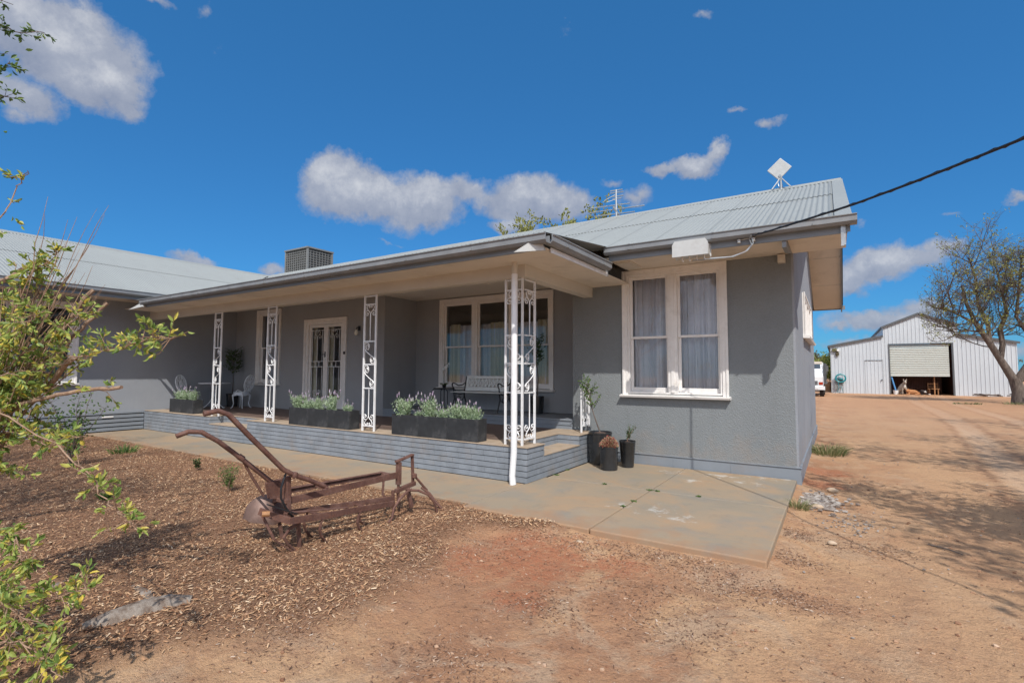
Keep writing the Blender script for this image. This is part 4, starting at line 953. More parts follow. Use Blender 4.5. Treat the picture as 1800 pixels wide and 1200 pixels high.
for i, (x, y, s) in enumerate(((-2.11,6.66,.05),(-2.02,6.67,.035),(-2.1,6.0,.035),(-2.12,5.7,.03),(-2.75,6.68,.03),(-1.5,6.68,.03),(-3.60,6.85,.05),(-3.63,7.3,.03))):
    m = MB(); r_ = random.Random(i)
    for k in range(26):
        a = r_.uniform(0,6.28); m.leaf((x+r_.uniform(-s,s)*0.8,y+r_.uniform(-s,s)*.5,0.001),(math.cos(a),math.sin(a),r_.uniform(.2,1.2)),r_.uniform(.015,.03),.012,r_)
    tag(m.build('weed', 'mid_leaf'), ['weed in the crossing of the slab joints','tiny weed just right of the joint crossing','weed halfway down the slab joint','weed low in the front slab joint','tiny weed in the joint left of the crossing','tiny weed in the joint far right of the crossing','weed at the foot of the brick side wall','tiny weed behind another at the brick side wall'][i], 'weed', 'weeds in the concrete joints')
def twiggy(name, base, h, nst, sp, leafmat, label, cat, seed, ll=0.03, lw=0.014, per=22, lean=(0,0), r0=0.006, stemmat='twig', parent=None, group=None, start=0.25):
    r_ = random.Random(seed); t = thing(name, label, cat, base, group) if parent is None else parent
    st = MB(); lf = MB()
    for i in range(nst):
        a = r_.uniform(0, 6.28); q = r_.uniform(0.15, 1)*sp; hh = h*r_.uniform(0.6, 1.0); p = [Vector(base)]
        for k in range(1, 6):
            f = k/5; p.append(Vector((base[0]+(math.cos(a)*q+lean[0])*f**1.3+r_.uniform(-.06,.06)*h*0.4, base[1]+(math.sin(a)*q+lean[1])*f**1.3+r_.uniform(-.06,.06)*h*0.4, base[2]+hh*f)))
        st.tube([tuple(x) for x in p], [r0*(1-0.15*k) for k in range(6)], 5)
        for k in range(per):
            f = start+(1-start)*r_.random(); s = f*5; j = min(4, int(s)); c = p[j].lerp(p[j+1], s-j)
            d = Vector((r_.uniform(-1,1), r_.uniform(-1,1), r_.uniform(-0.3,1))).normalized()
            tw = c+d*r_.uniform(0.01, 0.10)*h
            if r_.random() < 0.5: st.tube([tuple(c), tuple(tw)], [r0*0.4, r0*0.2], 3, cap=False)
            for _ in range(2): lf.leaf(tw, d+Vector((r_.uniform(-.7,.7), r_.uniform(-.7,.7), r_.uniform(-.4,.6))), ll*r_.uniform(.6,1.1), lw, r_)
    st.build('stem', stemmat, t, smooth=True); lf.build('foliage', leafmat, t)
    return t
twiggy('garden_shrub', (-6.75,3.65,-0.04), 0.36, 16, 0.17, 'mid_leaf', 'small upright green shrub in the mulch behind the plough handles', 'shrub', 3, 0.028, 0.006, 40)
twiggy('garden_shrub', (-8.6,4.15,-0.03), 0.2, 12, 0.12, 'dark_leaf', 'tiny dark purple green plant in the mulch near the path', 'shrub', 4, 0.025, 0.012, 20)
twiggy('garden_shrub', (-10.6,3.15,-0.05), 1.35, 9, 0.55, 'mid_leaf', 'leggy young shrub in front of the slatted wing base', 'shrub', 5, 0.05, 0.026, 40, r0=0.009, stemmat='bark')
tuft('grass_tuft', (-7.6,2.6,-0.035), 220, 0.14, 0.06, 'mid_leaf', 'small green seedling tuft in the shaded mulch', 'grass', 12, 0.01)
tuft('grass_tuft', (-11.5,4.2,-0.03), 120, 0.25, 0.3, 'mid_leaf', 'green tuft at the back corner of the mulch bed by the path', 'grass', 13, 0.012)
tuft('grass_tuft', (6.3,38.5,GZ-.17), 150, 0.32, 0.9, 'dark_leaf', 'dark green weed patch on the yard left of the bare tree', 'grass', 14, 0.03)
tuft('grass_tuft', (9.4,39.8,GZ-.17), 380, 0.38, 2.0, 'grass', 'dry grass round the foot of the bare tree', 'grass', 15, 0.03)

# three pots by the side step
def pot(c, r, h, taper, label, mat='black_plastic', grp='black pots by the side step'):
    t = thing('plant_pot', label, 'pot', c, grp)
    m = MB(); m.lathe([(r*taper*0.9,0),(r*taper,0.01),(r*0.97,h*0.93),(r,h*0.94),(r,h),(r*0.92,h),(r*0.9,h-0.03)], c, 28, cap=False); m.lathe([(r*taper*0.9,0.001),(0.001,0.001)], c, 28, cap=False)
    m.build('pot', mat, t, smooth=True)
    m = MB(); m.lathe([(r*0.91,h-0.035),(r*0.5,h-0.02),(0.001,h-0.01)], c, 20, cap=False); m.build('soil', 'soil', t, smooth=True); return t
pot((-3.10,7.72,0), 0.145, 0.37, 0.93, 'shiny black pot with dusty red succulent, nearest of the three pots')
pot((-2.93,8.10,0), 0.135, 0.43, 0.74, 'tapered black pot with a small green sprig, right of the other two')
pot((-3.42,8.13,0), 0.20, 0.54, 0.9, 'widest black pot holding the young fruit tree, next to the brick step')
m = MB(); r_ = random.Random(9)
for i in range(620):
    a = r_.uniform(0,6.28); q = r_.random()**.6*0.14; z = 0.36+r_.uniform(0,0.17)*(1-(q/0.16)**2)+0.0
    m.leaf((-3.10+q*math.cos(a),7.72+q*math.sin(a),z),(math.cos(a)*.7,math.sin(a)*.7,r_.uniform(-.3,1)),r_.uniform(.018,.034),.02,r_,0.5)
tag(m.build('succulent', 'red_leaf'), 'dusty red and cream succulent in the nearest pot', 'plant')
twiggy('potted_sprig', (-2.93,8.10,0.42), 0.27, 7, 0.14, 'dark_leaf', 'small dark green sprig in the tapered pot', 'plant', 21, 0.02, 0.012, 26, lean=(0.05,0), r0=0.003)
t = thing('young_fruit_tree', 'thin young tree with fresh green leaves in the widest pot by the railing', 'tree', (-3.42,8.13,0.52))
m = MB(); tr = [(-3.42,8.13,0.52),(-3.47,8.12,0.66),(-3.53,8.12,0.82),(-3.58,8.12,0.98),(-3.62,8.12,1.15),(-3.64,8.11,1.34)]; m.tube(tr, [0.012,0.011,0.009,0.008,0.006,0.004], 7)
lf = MB(); r_ = random.Random(31)
for i in range(26):
    f = r_.uniform(0.5, 1); k = min(4, int(f*5)); c = Vector(tr[k]).lerp(Vector(tr[k+1]), f*5-k); a = r_.uniform(0,6.28)
    e = c+Vector((math.cos(a)*r_.uniform(.05,.17), math.sin(a)*.1, r_.uniform(.03,.22))); m.tube([tuple(c), tuple(c.lerp(e,.5)+Vector((0,0,-.01))), tuple(e)], [.004,.003,.0015], 4)
    for _ in range(18):
        q = c.lerp(e, r_.uniform(.2,1.1)); lf.leaf(q, (r_.uniform(-1,1),r_.uniform(-1,1),r_.uniform(-.5,1)), r_.uniform(.025,.045), .017, r_)
m.build('trunk', 'bark', t, smooth=True); lf.build('foliage', 'mid_leaf', t)

# planter boxes and lavender ------------------------------------------------
ORD = ['first','second','third']
def lavender(seed, h):
    base = (0,0,0); lf = MB(); fl = MB(); r_ = random.Random(seed)
    for i in range(58):
        a = r_.uniform(0,6.28); q = r_.uniform(0,1)*0.15; hh = h*r_.uniform(.5,1); p0 = Vector((r_.uniform(-.09,.09), r_.uniform(-.05,.05), 0)); p1 = p0+Vector((math.cos(a)*q, math.sin(a)*q*.8, hh))
        for k in range(22):
            c = p0.lerp(p1, r_.uniform(.05,.95)); lf.leaf(c, (r_.uniform(-1,1), r_.uniform(-1,1), r_.uniform(.2,1.4)), r_.uniform(.025,.05), .0075, r_, .1)
        if r_.random() < 0.16:
            t1 = p1+Vector((math.cos(a)*.03, math.sin(a)*.02, r_.uniform(.03,.09))); lf.tube([tuple(p1), tuple(t1)], .0022, 3, cap=False)
            fl.blob(tuple(t1), (.008,.008,.020), seed*100+i, 5, 5, .3)
            for k in range(3): fl.leaf(t1+Vector((0,0,.012)), (r_.uniform(-.6,.6), r_.uniform(-.6,.6), 1), .022, .010, r_)
    return lf, fl
protos = []
for s in range(4):
    t = thing('lavender_bush', '', 'plant', (0,0,0), 'lavender plants in the planter boxes')
    lf, fl = lavender(50+s, (0.27,0.33,0.23,0.30)[s]); lf.build('foliage', 'lav_leaf', t); fl.build('flowers', 'lav_flower', t); protos.append(t)
used = set(); r_ = random.Random(77)
def planter(x0, y0, i, grp, where):
    t = thing('planter_box', f'{where}', 'planter', (x0+.3, y0+.12, 0.497), grp)
    m = MB(); d = .24; h = .335; z = .499; th = .02; g = .002
    m.box(x0+g, x0+.6-g, y0, y0+th, z, z+h); m.box(x0+g, x0+.6-g, y0+d-th, y0+d, z, z+h); m.box(x0+g, x0+g+th, y0+th, y0+d-th, z, z+h); m.box(x0+.6-g-th, x0+.6-g, y0+th, y0+d-th, z, z+h); m.box(x0+.02, x0+.58, y0+.02, y0+d-.02, z, z+.02)
    m.build('box', 'planter', t, bevel=.004)
    m = MB(); m.box(x0+g+th, x0+.6-g-th, y0+th, y0+d-th, z+.02, z+h-.05); m.build('soil', 'soil', t)
def lav(x, y, s, sc, lab):
    if s not in used: used.add(s); o = protos[s]; o.location = (x,y,.78); o.scale = (sc,)*3; o.rotation_euler = (0,0,r_.uniform(0,6)); o['label'] = lab
    else: dup(protos[s], (x,y,.78), r_.uniform(0,6), lab, sc)
PB = [('three planters right of the third iron column', -6.33, 3), ('three planters between the second and third iron columns', -9.2, 3), ('two planters left of the first iron column', -14.4, 2)]
side3 = ['left', 'middle', 'right']; side2 = ['left', 'right']
for gname, X0, n in PB:
    sd = side3 if n == 3 else side2
    for i in range(n):
        planter(X0+i*.6, 6.115 if n == 3 else 6.2, i, 'charcoal planter boxes along the porch edge', f'charcoal planter box, {sd[i]} one of the {gname}')
for (x, s, sc, lab) in ((-6.15,0,1.25,'tall lavender clump at the left end of the right hand planters'), (-5.85,2,0.55,'low lavender between the two tall clumps of the right hand planters'), (-5.58,3,1.15,'narrow tall lavender near the middle of the right hand planters'), (-5.30,2,0.85,'pale mauve lavender right of the middle of the right hand planters'),
        (-5.05,1,0.85,'leaning lavender with long flower stalks in the right hand planters'), (-4.82,0,1.0,'bushy lavender in the right part of the right hand planters'), (-4.64,1,0.72,'lavender at the right end of the right hand planters'),
        (-9.02,0,1.15,'lavender at the left end of the middle planters'), (-8.72,2,0.95,'lavender spilling over the front of the middle planters'), (-8.42,1,0.85,'lavender in the centre of the middle planters'), (-8.05,3,1.1,'tall lavender in front of the double doors'), (-7.58,2,0.75,'small lavender with mauve heads at the right end of the middle planters'),
        (-14.2,0,1.0,'lavender at the left end of the left hand planters'), (-13.85,3,1.0,'lavender in the middle of the left hand planters'), (-13.45,1,0.9,'lavender at the right end of the left hand planters')):
    lav(x, 6.235 if x > -12 else 6.32, s, sc, lab)

# porch furniture -----------------------------------------------------------
def cast_chair(loc, rot, label):
    """ornate cast metal chair, seat towards +x when rot=0"""
    t = thing('cast_chair', label, 'chair', (0,0,0), 'white cast metal chairs on the porch')
    m = MB(); m.lathe([(0.001,.42),(.19,.42),(.205,.43),(.205,.45),(.19,.455),(.001,.45)], (0,0,0), 24, cap=False)
    for k in range(8): a = k*math.pi/4; m.tube([(0.03*math.cos(a),.03*math.sin(a),.452),(.17*math.cos(a+.4),.17*math.sin(a+.4),.456)], .008, 5)
    m.build('seat', 'chair_metal', t, smooth=True)
    m = MB()
    for k in range(24):
        a = 2*math.pi*k/24; b = a+2*math.pi/24; d = .07+.025*abs(math.sin(2*a))
        m.add([(.2*math.cos(a),.2*math.sin(a),.44),(.2*math.cos(b),.2*math.sin(b),.44),(.197*math.cos(b),.197*math.sin(b),.44-d),(.197*math.cos(a),.197*math.sin(a),.44-d)], [(0,1,2,3)])
    m.build('apron', 'chair_metal', t)
    for a in (0.75, -0.75, 2.4, -2.4):
        m = MB(); c, s = math.cos(a), math.sin(a); m.tube([(q*c, q*s, z) for q, z in ((.16,.42),(.215,.36),(.205,.24),(.19,.14),(.21,.05),(.25,.0),(.265,.012))], [.024,.026,.017,.013,.012,.016,.012], 7); m.build('leg', 'chair_metal', t, smooth=True)
    m = MB(); tilt = 0.22
    def B(u, v): return (-.19-(v-.45)*tilt, u, v)
    ov = [(0.185*math.cos(2*math.pi*k/28), .70+.235*math.sin(2*math.pi*k/28)) for k in range(29)]
    m.tube([B(*q) for q in ov], .016, 6, cap=False); m.tube([B(q[0]*.72, .70+(q[1]-.70)*.75) for q in ov], .008, 5, cap=False)
    for k in range(-3, 4):
        x = k*.048; hh = .235*math.sqrt(max(0,1-(x/.185)**2))
        m.tube([B(x,.70-hh),B(x*.3+(.03 if k%2 else -.03),.70),B(x,.70+hh)], .008, 5)
    for z in (.56,.64,.76,.84):
        x = .185*math.sqrt(1-((z-.70)/.235)**2); m.tube([B(-x,z),B(0,z+.03),B(x,z)], .008, 5)
    for s in (1,-1): m.tube([B(s*.10,.50),(-.17,s*.15,.44)], .014, 6); m.tube([(-.17,s*.15,.45),(-.06,s*.23,.52),(.02,s*.21,.45)], .013, 6)
    m.build('backrest', 'chair_metal', t, smooth=True)
    t.location = loc; t.rotation_euler = (0,0,rot); ORG[t] = Vector(loc); return t
cast_chair((-15.12,6.98,.492), 0.45, 'white cast metal chair at the left of the small round table')
cast_chair((-14.34,8.02,.492), 3.5, 'white cast metal chair at the right of the small round table')
t = thing('garden_table', 'small round white metal table between the two cast chairs', 'table', (-14.9,7.55,.492))
m = MB(); m.lathe([(.001,.69),(.39,.69),(.40,.70),(.40,.715),(.001,.72)], (-14.9,7.55,.492), 32, cap=False); m.build('table_top', 'chair_metal', t, smooth=True)
for k in range(3):
    a = .5+k*2.094; m = MB(); m.tube([(-14.9+q*math.cos(a),7.55+q*math.sin(a),.492+z) for q, z in ((.10,.69),(.04,.5),(.035,.35),(.09,.2),(.22,.06),(.30,.012),(.34,.03))], [.011]*5+[.015,.01], 6); m.build('leg', 'chair_metal', t, smooth=True)
pot((-15.15,8.2,.492), .17, .38, .8, 'black pot in the left corner of the porch behind the table', grp='porch pots')
def topiary(base, h, label, seed, spread, n=70):
    t = thing('potted_tree', label, 'tree', base, 'small potted trees on the porch'); r_ = random.Random(seed)
    m = MB(); m.tube([base,(base[0]+.02,base[1],base[2]+h*.3),(base[0]-.01,base[1],base[2]+h*.6),(base[0]-.03,base[1],base[2]+h*.95)], [.014,.012,.009,.004], 6)
    lf = MB()
    for i in range(n):
        f = r_.uniform(.48,.98); c = Vector((base[0]-.01,base[1],base[2]+h*f)); a = r_.uniform(0,6.28); e = c+Vector((math.cos(a)*spread*r_.uniform(.3,1), math.sin(a)*spread*.7, r_.uniform(.0,.2)*h))
        m.tube([tuple(c), tuple(e)], [.004,.002], 3, cap=False)
        for _ in range(14): lf.leaf(c.lerp(e, r_.uniform(.35,1.1)), (r_.uniform(-1,1),r_.uniform(-1,1),r_.uniform(-.7,.7)), r_.uniform(.035,.06), .02, r_)
    m.build('trunk', 'bark', t, smooth=True); lf.build('foliage', 'dark_leaf', t); return t
topiary((-15.15,8.2,.86), 1.25, 'slim dark green tree in the left corner of the porch', 61, .30)
pot((-5.33,9.30,.682), .15, .36, .85, 'black pot on the raised platform right of the bench', grp='porch pots')
topiary((-5.33,9.30,1.03), 1.2, 'slim leafy tree in front of the right end of the wide window', 62, .22, 40)
# bench
t = thing('garden_bench', 'pale slatted bench with black cast iron ends under the wide window', 'bench', (-6.6,9.1,.68))
def bench_end(x):
    m = MB(); q = lambda l: [(x,y,z) for y,z in l]
    m.tube(q([(8.82,.682),(8.86,.80),(8.92,.95),(8.90,1.05),(8.88,1.085)]), [.016,.014,.016,.014,.014], 6); m.tube(q([(9.42,.682),(9.34,.85),(9.27,1.0),(9.28,1.12),(9.36,1.45)]), [.016,.014,.016,.014,.012], 6)
    m.tube(q([(8.88,1.085),(9.10,1.04),(9.29,1.06)]), .014, 6); m.tube(q([(8.92,.95),(9.05,.88),(9.2,.90),(9.28,1.0)]), .010, 5); m.tube(q([(9.05,.88),(9.0,.96),(9.08,1.0),(9.15,.95)]), .008, 5)
    m.tube(q([(8.90,1.085),(8.88,1.18),(8.83,1.25),(8.86,1.30),(8.93,1.29),(9.05,1.24),(9.2,1.25),(9.33,1.30)]), .013, 6); m.tube(q([(8.86,1.30),(8.82,1.28),(8.85,1.25)]), .010, 5)
    return m.build('bench_end', 'black_iron', t, smooth=True)
bench_end(-7.26); bench_end(-6.02)
for k in range(6):
    m = MB(); m.box(-7.33,-5.97,8.855+k*.073,8.915+k*.073,1.085-abs(2.5-k)*-.002,1.105); m.build('seat_slat', 'bench_slat', t, bevel=.004)
m = MB(); ang = .23
T = Matrix.Translation((-7.24,9.285,1.12)) @ Matrix.Rotation(-ang,4,'X'); m.T = T; BW = 1.20
m.box(0,BW,0,.022,0,.085); m.box(0,BW,0,.022,.285,.345); m.box(0,.05,0,.022,.085,.285); m.box(BW-.05,BW,0,.022,.085,.285)
n = 11
for k in range(n):
    xa = .05+(BW-.1)*k/n; xb = .05+(BW-.1)*(k+1)/n; xm = (xa+xb)/2
    m.bar((xa,.011,.085),(xm,.011,.185),.018,.020,(0,1,0)); m.bar((xb,.012,.085),(xm,.012,.185),.018,.020,(0,1,0)); m.bar((xa,.010,.285),(xm,.010,.185),.018,.020,(0,1,0)); m.bar((xb,.013,.285),(xm,.013,.185),.018,.020,(0,1,0))
    m.bar((xa,.012,.085),(xa,.012,.285),.022,.020,(0,1,0)); m.tube([(xm,.0,.255),(xm,.022,.255)],.014,8)
m.T = None; m.build('lattice_back', 'bench_slat', t)
t = thing('side_table', 'small black wire side table left of the bench', 'table', (-7.72,9.1,.68))
m = MB()
for y in (8.95,9.25): m.tube([(-7.95,y,.682),(-7.95,y,1.09),(-7.92,y,1.135),(-7.87,y,1.15),(-7.57,y,1.15),(-7.52,y,1.135),(-7.49,y,1.09),(-7.49,y,.682)], .010, 6)
m.box(-7.9,-7.54,8.93,9.27,1.158,1.172); m.tube([(-7.72,9.1,1.15),(-7.72,9.1,.682)],.012,6); m.build('frame', 'black_iron', t, smooth=False)
t = thing('orchid', 'white orchid in a small dark pot on the wire side table', 'plant', (-7.72,9.1,1.172))
m = MB(); m.lathe([(.035,0),(.05,.06),(.055,.07)], (-7.72,9.1,1.173), 12); m.build('pot', 'black_plastic', t, smooth=True)
m = MB(); m.tube([(-7.72,9.1,1.23),(-7.75,9.1,1.42),(-7.76,9.1,1.6),(-7.70,9.1,1.71),(-7.62,9.1,1.74)], .004, 5); r_ = random.Random(4)
for k in range(7): a = k*.9; m.leaf((-7.72,9.1,1.24),(math.cos(a),math.sin(a),.35),.14,.035,r_)
m.build('stem', 'dark_leaf', t)
m = MB()
for k in range(9):
    c = Vector((-7.78+.025*k,9.09,1.60+.016*k-(k%2)*.03))
    for j in range(5): a = j*1.257; m.leaf(c,(math.cos(a),-.3,math.sin(a)),.034,.03,r_)
m.build('petals', 'petal', t)

# ------------------------------------------------------------------ plough
t = thing('walking_plough', 'rusty old horse drawn plough with two long handles standing on the mulch', 'plough', (-4.1,3.2,0))
m = MB(); m.tube([(-4.42,1.96,1.03),(-4.40,2.04,1.06),(-4.38,2.13,1.05),(-4.36,2.26,.96),(-4.33,2.45,.79),(-4.27,2.69,.56),(-4.25,2.76,.50)], .020, 10); m.tube([(-4.335,2.42,.82),(-4.328,2.455,.79)], .026, 10); m.build('handle', 'rust', t, smooth=True)
m = MB(); m.tube([(-4.13,2.02,1.215),(-4.12,2.12,1.235),(-4.11,2.20,1.20),(-4.09,2.36,1.02),(-4.06,2.66,.70),(-4.05,2.76,.635),(-4.03,2.9,.57),(-4.02,3.06,.485)], .021, 10); m.lathe([(.001,-.03),(.026,-.02),(.032,0),(.026,.02),(.001,.03)], (-4.05,2.765,.635), 12, cap=False); m.build('handle', 'rust', t, smooth=True)
m = MB(); m.bar((-4.13,2.78,.40),(-4.12,3.90,.405),.014,.062); m.bar((-4.125,3.86,.41),(-4.12,4.09,.405),.016,.07)
m.bar((-4.31,2.86,.44),(-4.20,3.95,.43),.012,.045); m.bar((-4.31,2.86,.463),(-4.20,3.95,.453),.05,.008); m.bar((-4.31,3.15,.45),(-4.12,3.17,.43),.03,.03); m.bar((-4.25,3.93,.43),(-4.12,3.95,.42),.06,.05)
m.build('beam', 'rust', t, 'upper drawbeam of flat iron bars', bevel=.003)
m = MB(); m.bar((-4.17,2.52,.36),(-3.97,2.68,.27),.016,.06); m.bar((-3.97,2.67,.27),(-3.965,3.22,.215),.016,.058); m.bar((-3.965,3.20,.222),(-3.99,3.92,.155),.016,.055); m.bar((-4.02,2.72,.325),(-3.99,3.3,.245),.05,.010); m.bar((-4.22,2.8,.27),(-4.05,3.95,.19),.014,.05); m.bar((-4.2,3.0,.25),(-3.97,3.02,.235),.04,.012); m.bar((-4.15,3.5,.22),(-3.97,3.52,.20),.04,.012); m.build('frame', 'rust', t, 'lower frame carrying the tines', bevel=.003)
m = MB(); m.prism([(2.66,.43),(2.80,.40),(2.79,.575),(2.63,.56)], 'X', -4.27, -4.235); m.box(-4.245,-4.13,2.74,2.78,.42,.55); m.bar((-4.12,2.76,.22),(-4.13,2.75,.62),.045,.05,(1,0,0)); m.box(-4.13,-4.085,2.72,2.80,.24,.31); m.box(-4.30,-4.10,2.72,2.77,.385,.42)
for k in range(6): m.lathe([(.001,-.006),(.010,0),(.001,.006)], (-4.075,2.73+(k%2)*.05,.28+.035*(k//2)), 8, cap=False)
m.build('head_casting', 'rust', t, bevel=.006)
# curved mouldboard shell
m = MB(); vs = []; n1, n2 = 16, 10
for th in (0, .010):
    for i in range(n1+1):
        s = -1+2*i/n1; top = .20+.205*math.sqrt(max(0, 1-abs(s)**2.4)); bot = .135+.05*abs(s)
        for k in range(n2+1):
            q = k/n2; z = bot+(top-bot)*q
            vs.append((-4.40-.08*s*s-.10*q*q+th+.04*s, 2.80+.165*s, z))
m1 = n2+1; K = (n1+1)*m1; fs = []
for s in (0, 1):
    for i in range(n1):
        for k in range(n2): a = s*K+i*m1+k; fs.append((a, a+m1, a+m1+1, a+1))
for i in range(n1): a = i*m1+n2; fs.append((a, a+m1, a+m1+K, a+K))
for k in range(n2):
    a = k; fs.append((a, a+1, a+1+K, a+K)); a = n1*m1+k; fs.append((a, a+1, a+1+K, a+K))
m.add(vs, fs); m.build('mouldboard', 'mould', t, 'broad curved grey brown mouldboard at the rear', smooth=True)
m = MB(); m.bar((-4.25,2.76,.40),(-4.46,2.84,.33),.03,.03); m.bar((-4.43,2.86,.22),(-4.40,2.9,-.03),.03,.015); m.build('brace', 'rust', t)
m = MB(); m.bar((-4.02,2.50,.44),(-3.99,2.76,.31),.03,.010); m.build('scraper', 'black_iron', t)
m = MB(); m.tube([(-4.06,2.48,.36),(-4.03,2.53,.357)], .022, 10); m.build('wooden_peg', 'orange_wood', t)
m = MB(); m.tube([(-4.09,2.74,.68),(-4.09,2.70,.64),(-4.08,2.66,.54),(-4.08,2.66,.45),(-4.08,2.71,.36),(-4.07,2.78,.26)], .009, 6); m.build('lever', 'black_iron', t, smooth=True)
m = MB(); m.tube([(-4.34,2.47,.76),(-4.34,2.56,.60),(-4.32,2.65,.44)], .011, 6); m.build('brace', 'rust', t, smooth=True)
def tine(x, y, z, r=.09, s=1):
    m = MB(); p = [(x,y,z),(x+.002,y-.03*s,z-.05),(x,y-.04*s,z-.11),(x,y-.02*s,z-.17),(x,y+.03*s,z-.235+.0)]
    p = [(a,b,max(c,-.04)) for a,b,c in p]; n = len(p)
    for i in range(n-1): m.bar(p[i], p[i+1], .022+.004*i, .010, (0,1,0))
    m.bar(p[-2], (p[-1][0],p[-1][1]+.015,p[-1][2]-.01), .045, .008, (0,1,0)); m.build('tine', 'rust', t)
tine(-3.97,3.02,.225); tine(-3.97,3.45,.19); tine(-4.2,3.02,.24); tine(-4.15,3.62,.19)
m = MB(); m.tube([(-4.02,2.80,.22),(-4.03,2.72,.19),(-4.05,2.68,.12),(-4.05,2.72,.05),(-4.05,2.80,-.03)], [.016,.015,.014,.013,.008], 8); m.bar((-4.08,2.84,.2),(-4.09,2.86,-.03),.05,.012,(0,1,0)); m.build('tine', 'rust', t, smooth=False)
m = MB(); m.bar((-4.12,2.52,.33),(-4.06,2.60,.12),.022,.02); m.bar((-4.06,2.60,.12),(-4.04,2.76,-.02),.018,.012); m.build('standard', 'rust', t)
# front hitch, yoke and its claw feet
m = MB(); m.bar((-4.12,4.10,.30),(-4.12,4.10,.545),.045,.05,(1,0,0)); m.bar((-4.12,4.10,.10),(-4.12,4.10,.30),.024,.024,(1,0,0)); m.bar((-4.12,4.06,.555),(-4.12,4.32,.60),.05,.02); m.bar((-4.12,4.31,.59),(-4.12,4.33,.25),.035,.02,(1,0,0)); m.lathe([(.001,-.03),(.03,-.02),(.03,.02),(.001,.03)], (-4.10,4.33,.36), 12, cap=False)
m.bar((-4.12,4.06,.235),(-4.12,4.36,.27),.04,.045); m.bar((-4.10,4.33,.36),(-4.06,4.50,.17),.03,.02)
m.bar((-4.16,4.06,.24),(-4.16,4.06,.06),.03,.03,(1,0,0)); m.bar((-4.06,4.18,.25),(-4.03,4.22,.04),.045,.03,(1,0,0)); m.build('hitch', 'rust', t, bevel=.003)
for s, pts_ in enumerate(([(-4.02,4.20,.24),(-3.98,4.08,.235),(-3.96,3.96,.19),(-3.96,3.88,.11),(-3.96,3.86,.02),(-3.97,3.80,-.03)], [(-4.02,4.16,.24),(-3.95,4.24,.23),(-3.88,4.32,.18),(-3.84,4.38,.09),(-3.83,4.42,-.03)], [(-4.06,4.40,.22),(-3.98,4.46,.15),(-3.93,4.50,.06),(-3.86,4.54,-.03)])):
    m = MB(); m.tube(pts_, .014, 8); m.build('claw_foot', 'rust', t, smooth=True)
m = MB(); m.tube([(-4.12,3.88,.39),(-4.12,3.87,.24),(-4.10,3.90,.19),(-4.08,3.98,.10),(-4.08,4.0,.04)], .013, 6); m.build('hanger', 'rust', t, smooth=True)
# ------------------------------------------------------------------ bush and trees
t = thing('garden_bush', 'straggly yellow green bush with sawn off branches at the left edge', 'bush', (-5.15, 0.8, -0.06))
BR = [[(-4.75,.83,1.6),(-4.49,.78,1.93),(-4.45,.91,2.1),(-4.40,1.05,2.24)], [(-4.95,.9,1.1),(-4.82,.97,1.28),(-4.59,1.21,1.75),(-4.44,1.39,2.12)], [(-4.8,.95,1.2),(-4.55,1.13,1.51),(-4.57,1.33,1.79),(-4.48,1.49,2.04)],
      [(-5.0,.85,.9),(-4.81,.88,1.1),(-4.61,.99,1.27),(-4.39,1.12,1.4),(-4.07,1.19,1.63)], [(-5.05,.88,1.0),(-4.88,.94,1.22),(-4.35,1.03,1.33),(-3.98,1.15,1.41),(-3.58,1.28,1.45)]]
LR = [0.017, 0.019, 0.014, 0.021, 0.014]
TH = [[(-4.8,1.0,1.35),(-4.42,1.09,1.55),(-3.85,1.21,1.64),(-3.38,1.27,1.72),(-3.08,1.34,1.74)], [(-4.6,.8,1.7),(-4.28,.77,2.33),(-4.44,.89,2.52),(-4.48,.97,2.74),(-4.41,1.0,2.85)], [(-4.9,.8,.6),(-4.39,.84,.37),(-3.52,.93,.35),(-3.02,1.0,.50)],
      [(-4.8,.85,1.2),(-4.31,.82,1.38),(-3.6,1.06,1.08),(-3.18,1.10,.88),(-2.94,1.14,.79)], [(-4.6,.7,.5),(-3.53,.69,.20),(-3.16,.80,.33),(-2.88,.87,.21)], [(-4.7,.75,.7),(-3.95,.74,.67),(-3.6,.84,.73),(-3.38,.88,.56)],
      [(-4.75,.95,1.5),(-4.5,.98,1.85),(-4.35,1.02,2.15),(-4.15,1.1,2.3)], [(-4.8,.95,1.3),(-4.5,1.05,1.5),(-4.2,1.15,1.8),(-4.0,1.25,1.95)], [(-4.9,.9,1.2),(-4.4,.9,1.6),(-4.1,.95,1.8),(-3.9,1.0,1.9)], [(-4.8,.9,1.1),(-4.4,1.0,1.15),(-4.1,1.1,1.1),(-3.8,1.2,1.15)],
      [(-4.6,.7,.4),(-3.9,.68,.45),(-3.4,.74,.5),(-3.1,.80,.42)], [(-4.4,.66,.2),(-3.6,.66,.05),(-3.2,.70,.12),(-2.95,.74,.05)]]
rnd = random.Random(8)
m = MB(); lf = MB()
for st in ([(-5.15,.8,-.06),(-5.1,.82,.5),(-5.0,.88,1.1)], [(-5.0,.98,-.06),(-4.98,.97,.35),(-4.93,.92,.8),(-4.95,.9,1.15)], [(-5.3,.7,-.06),(-5.1,.75,.6),(-4.8,.83,1.6)]): m.tube(st, [.035,.028]+[.022]*(len(st)-2), 7)
def densify(p, k=5, j=.012):
    o = []
    for a, b in zip(p[:-1], p[1:]):
        for i in range(k): o.append(Vector(a).lerp(Vector(b), i/k)+Vector((rnd.uniform(-j,j), rnd.uniform(-j,j), rnd.uniform(-j,j))))
    return o+[Vector(p[-1])]
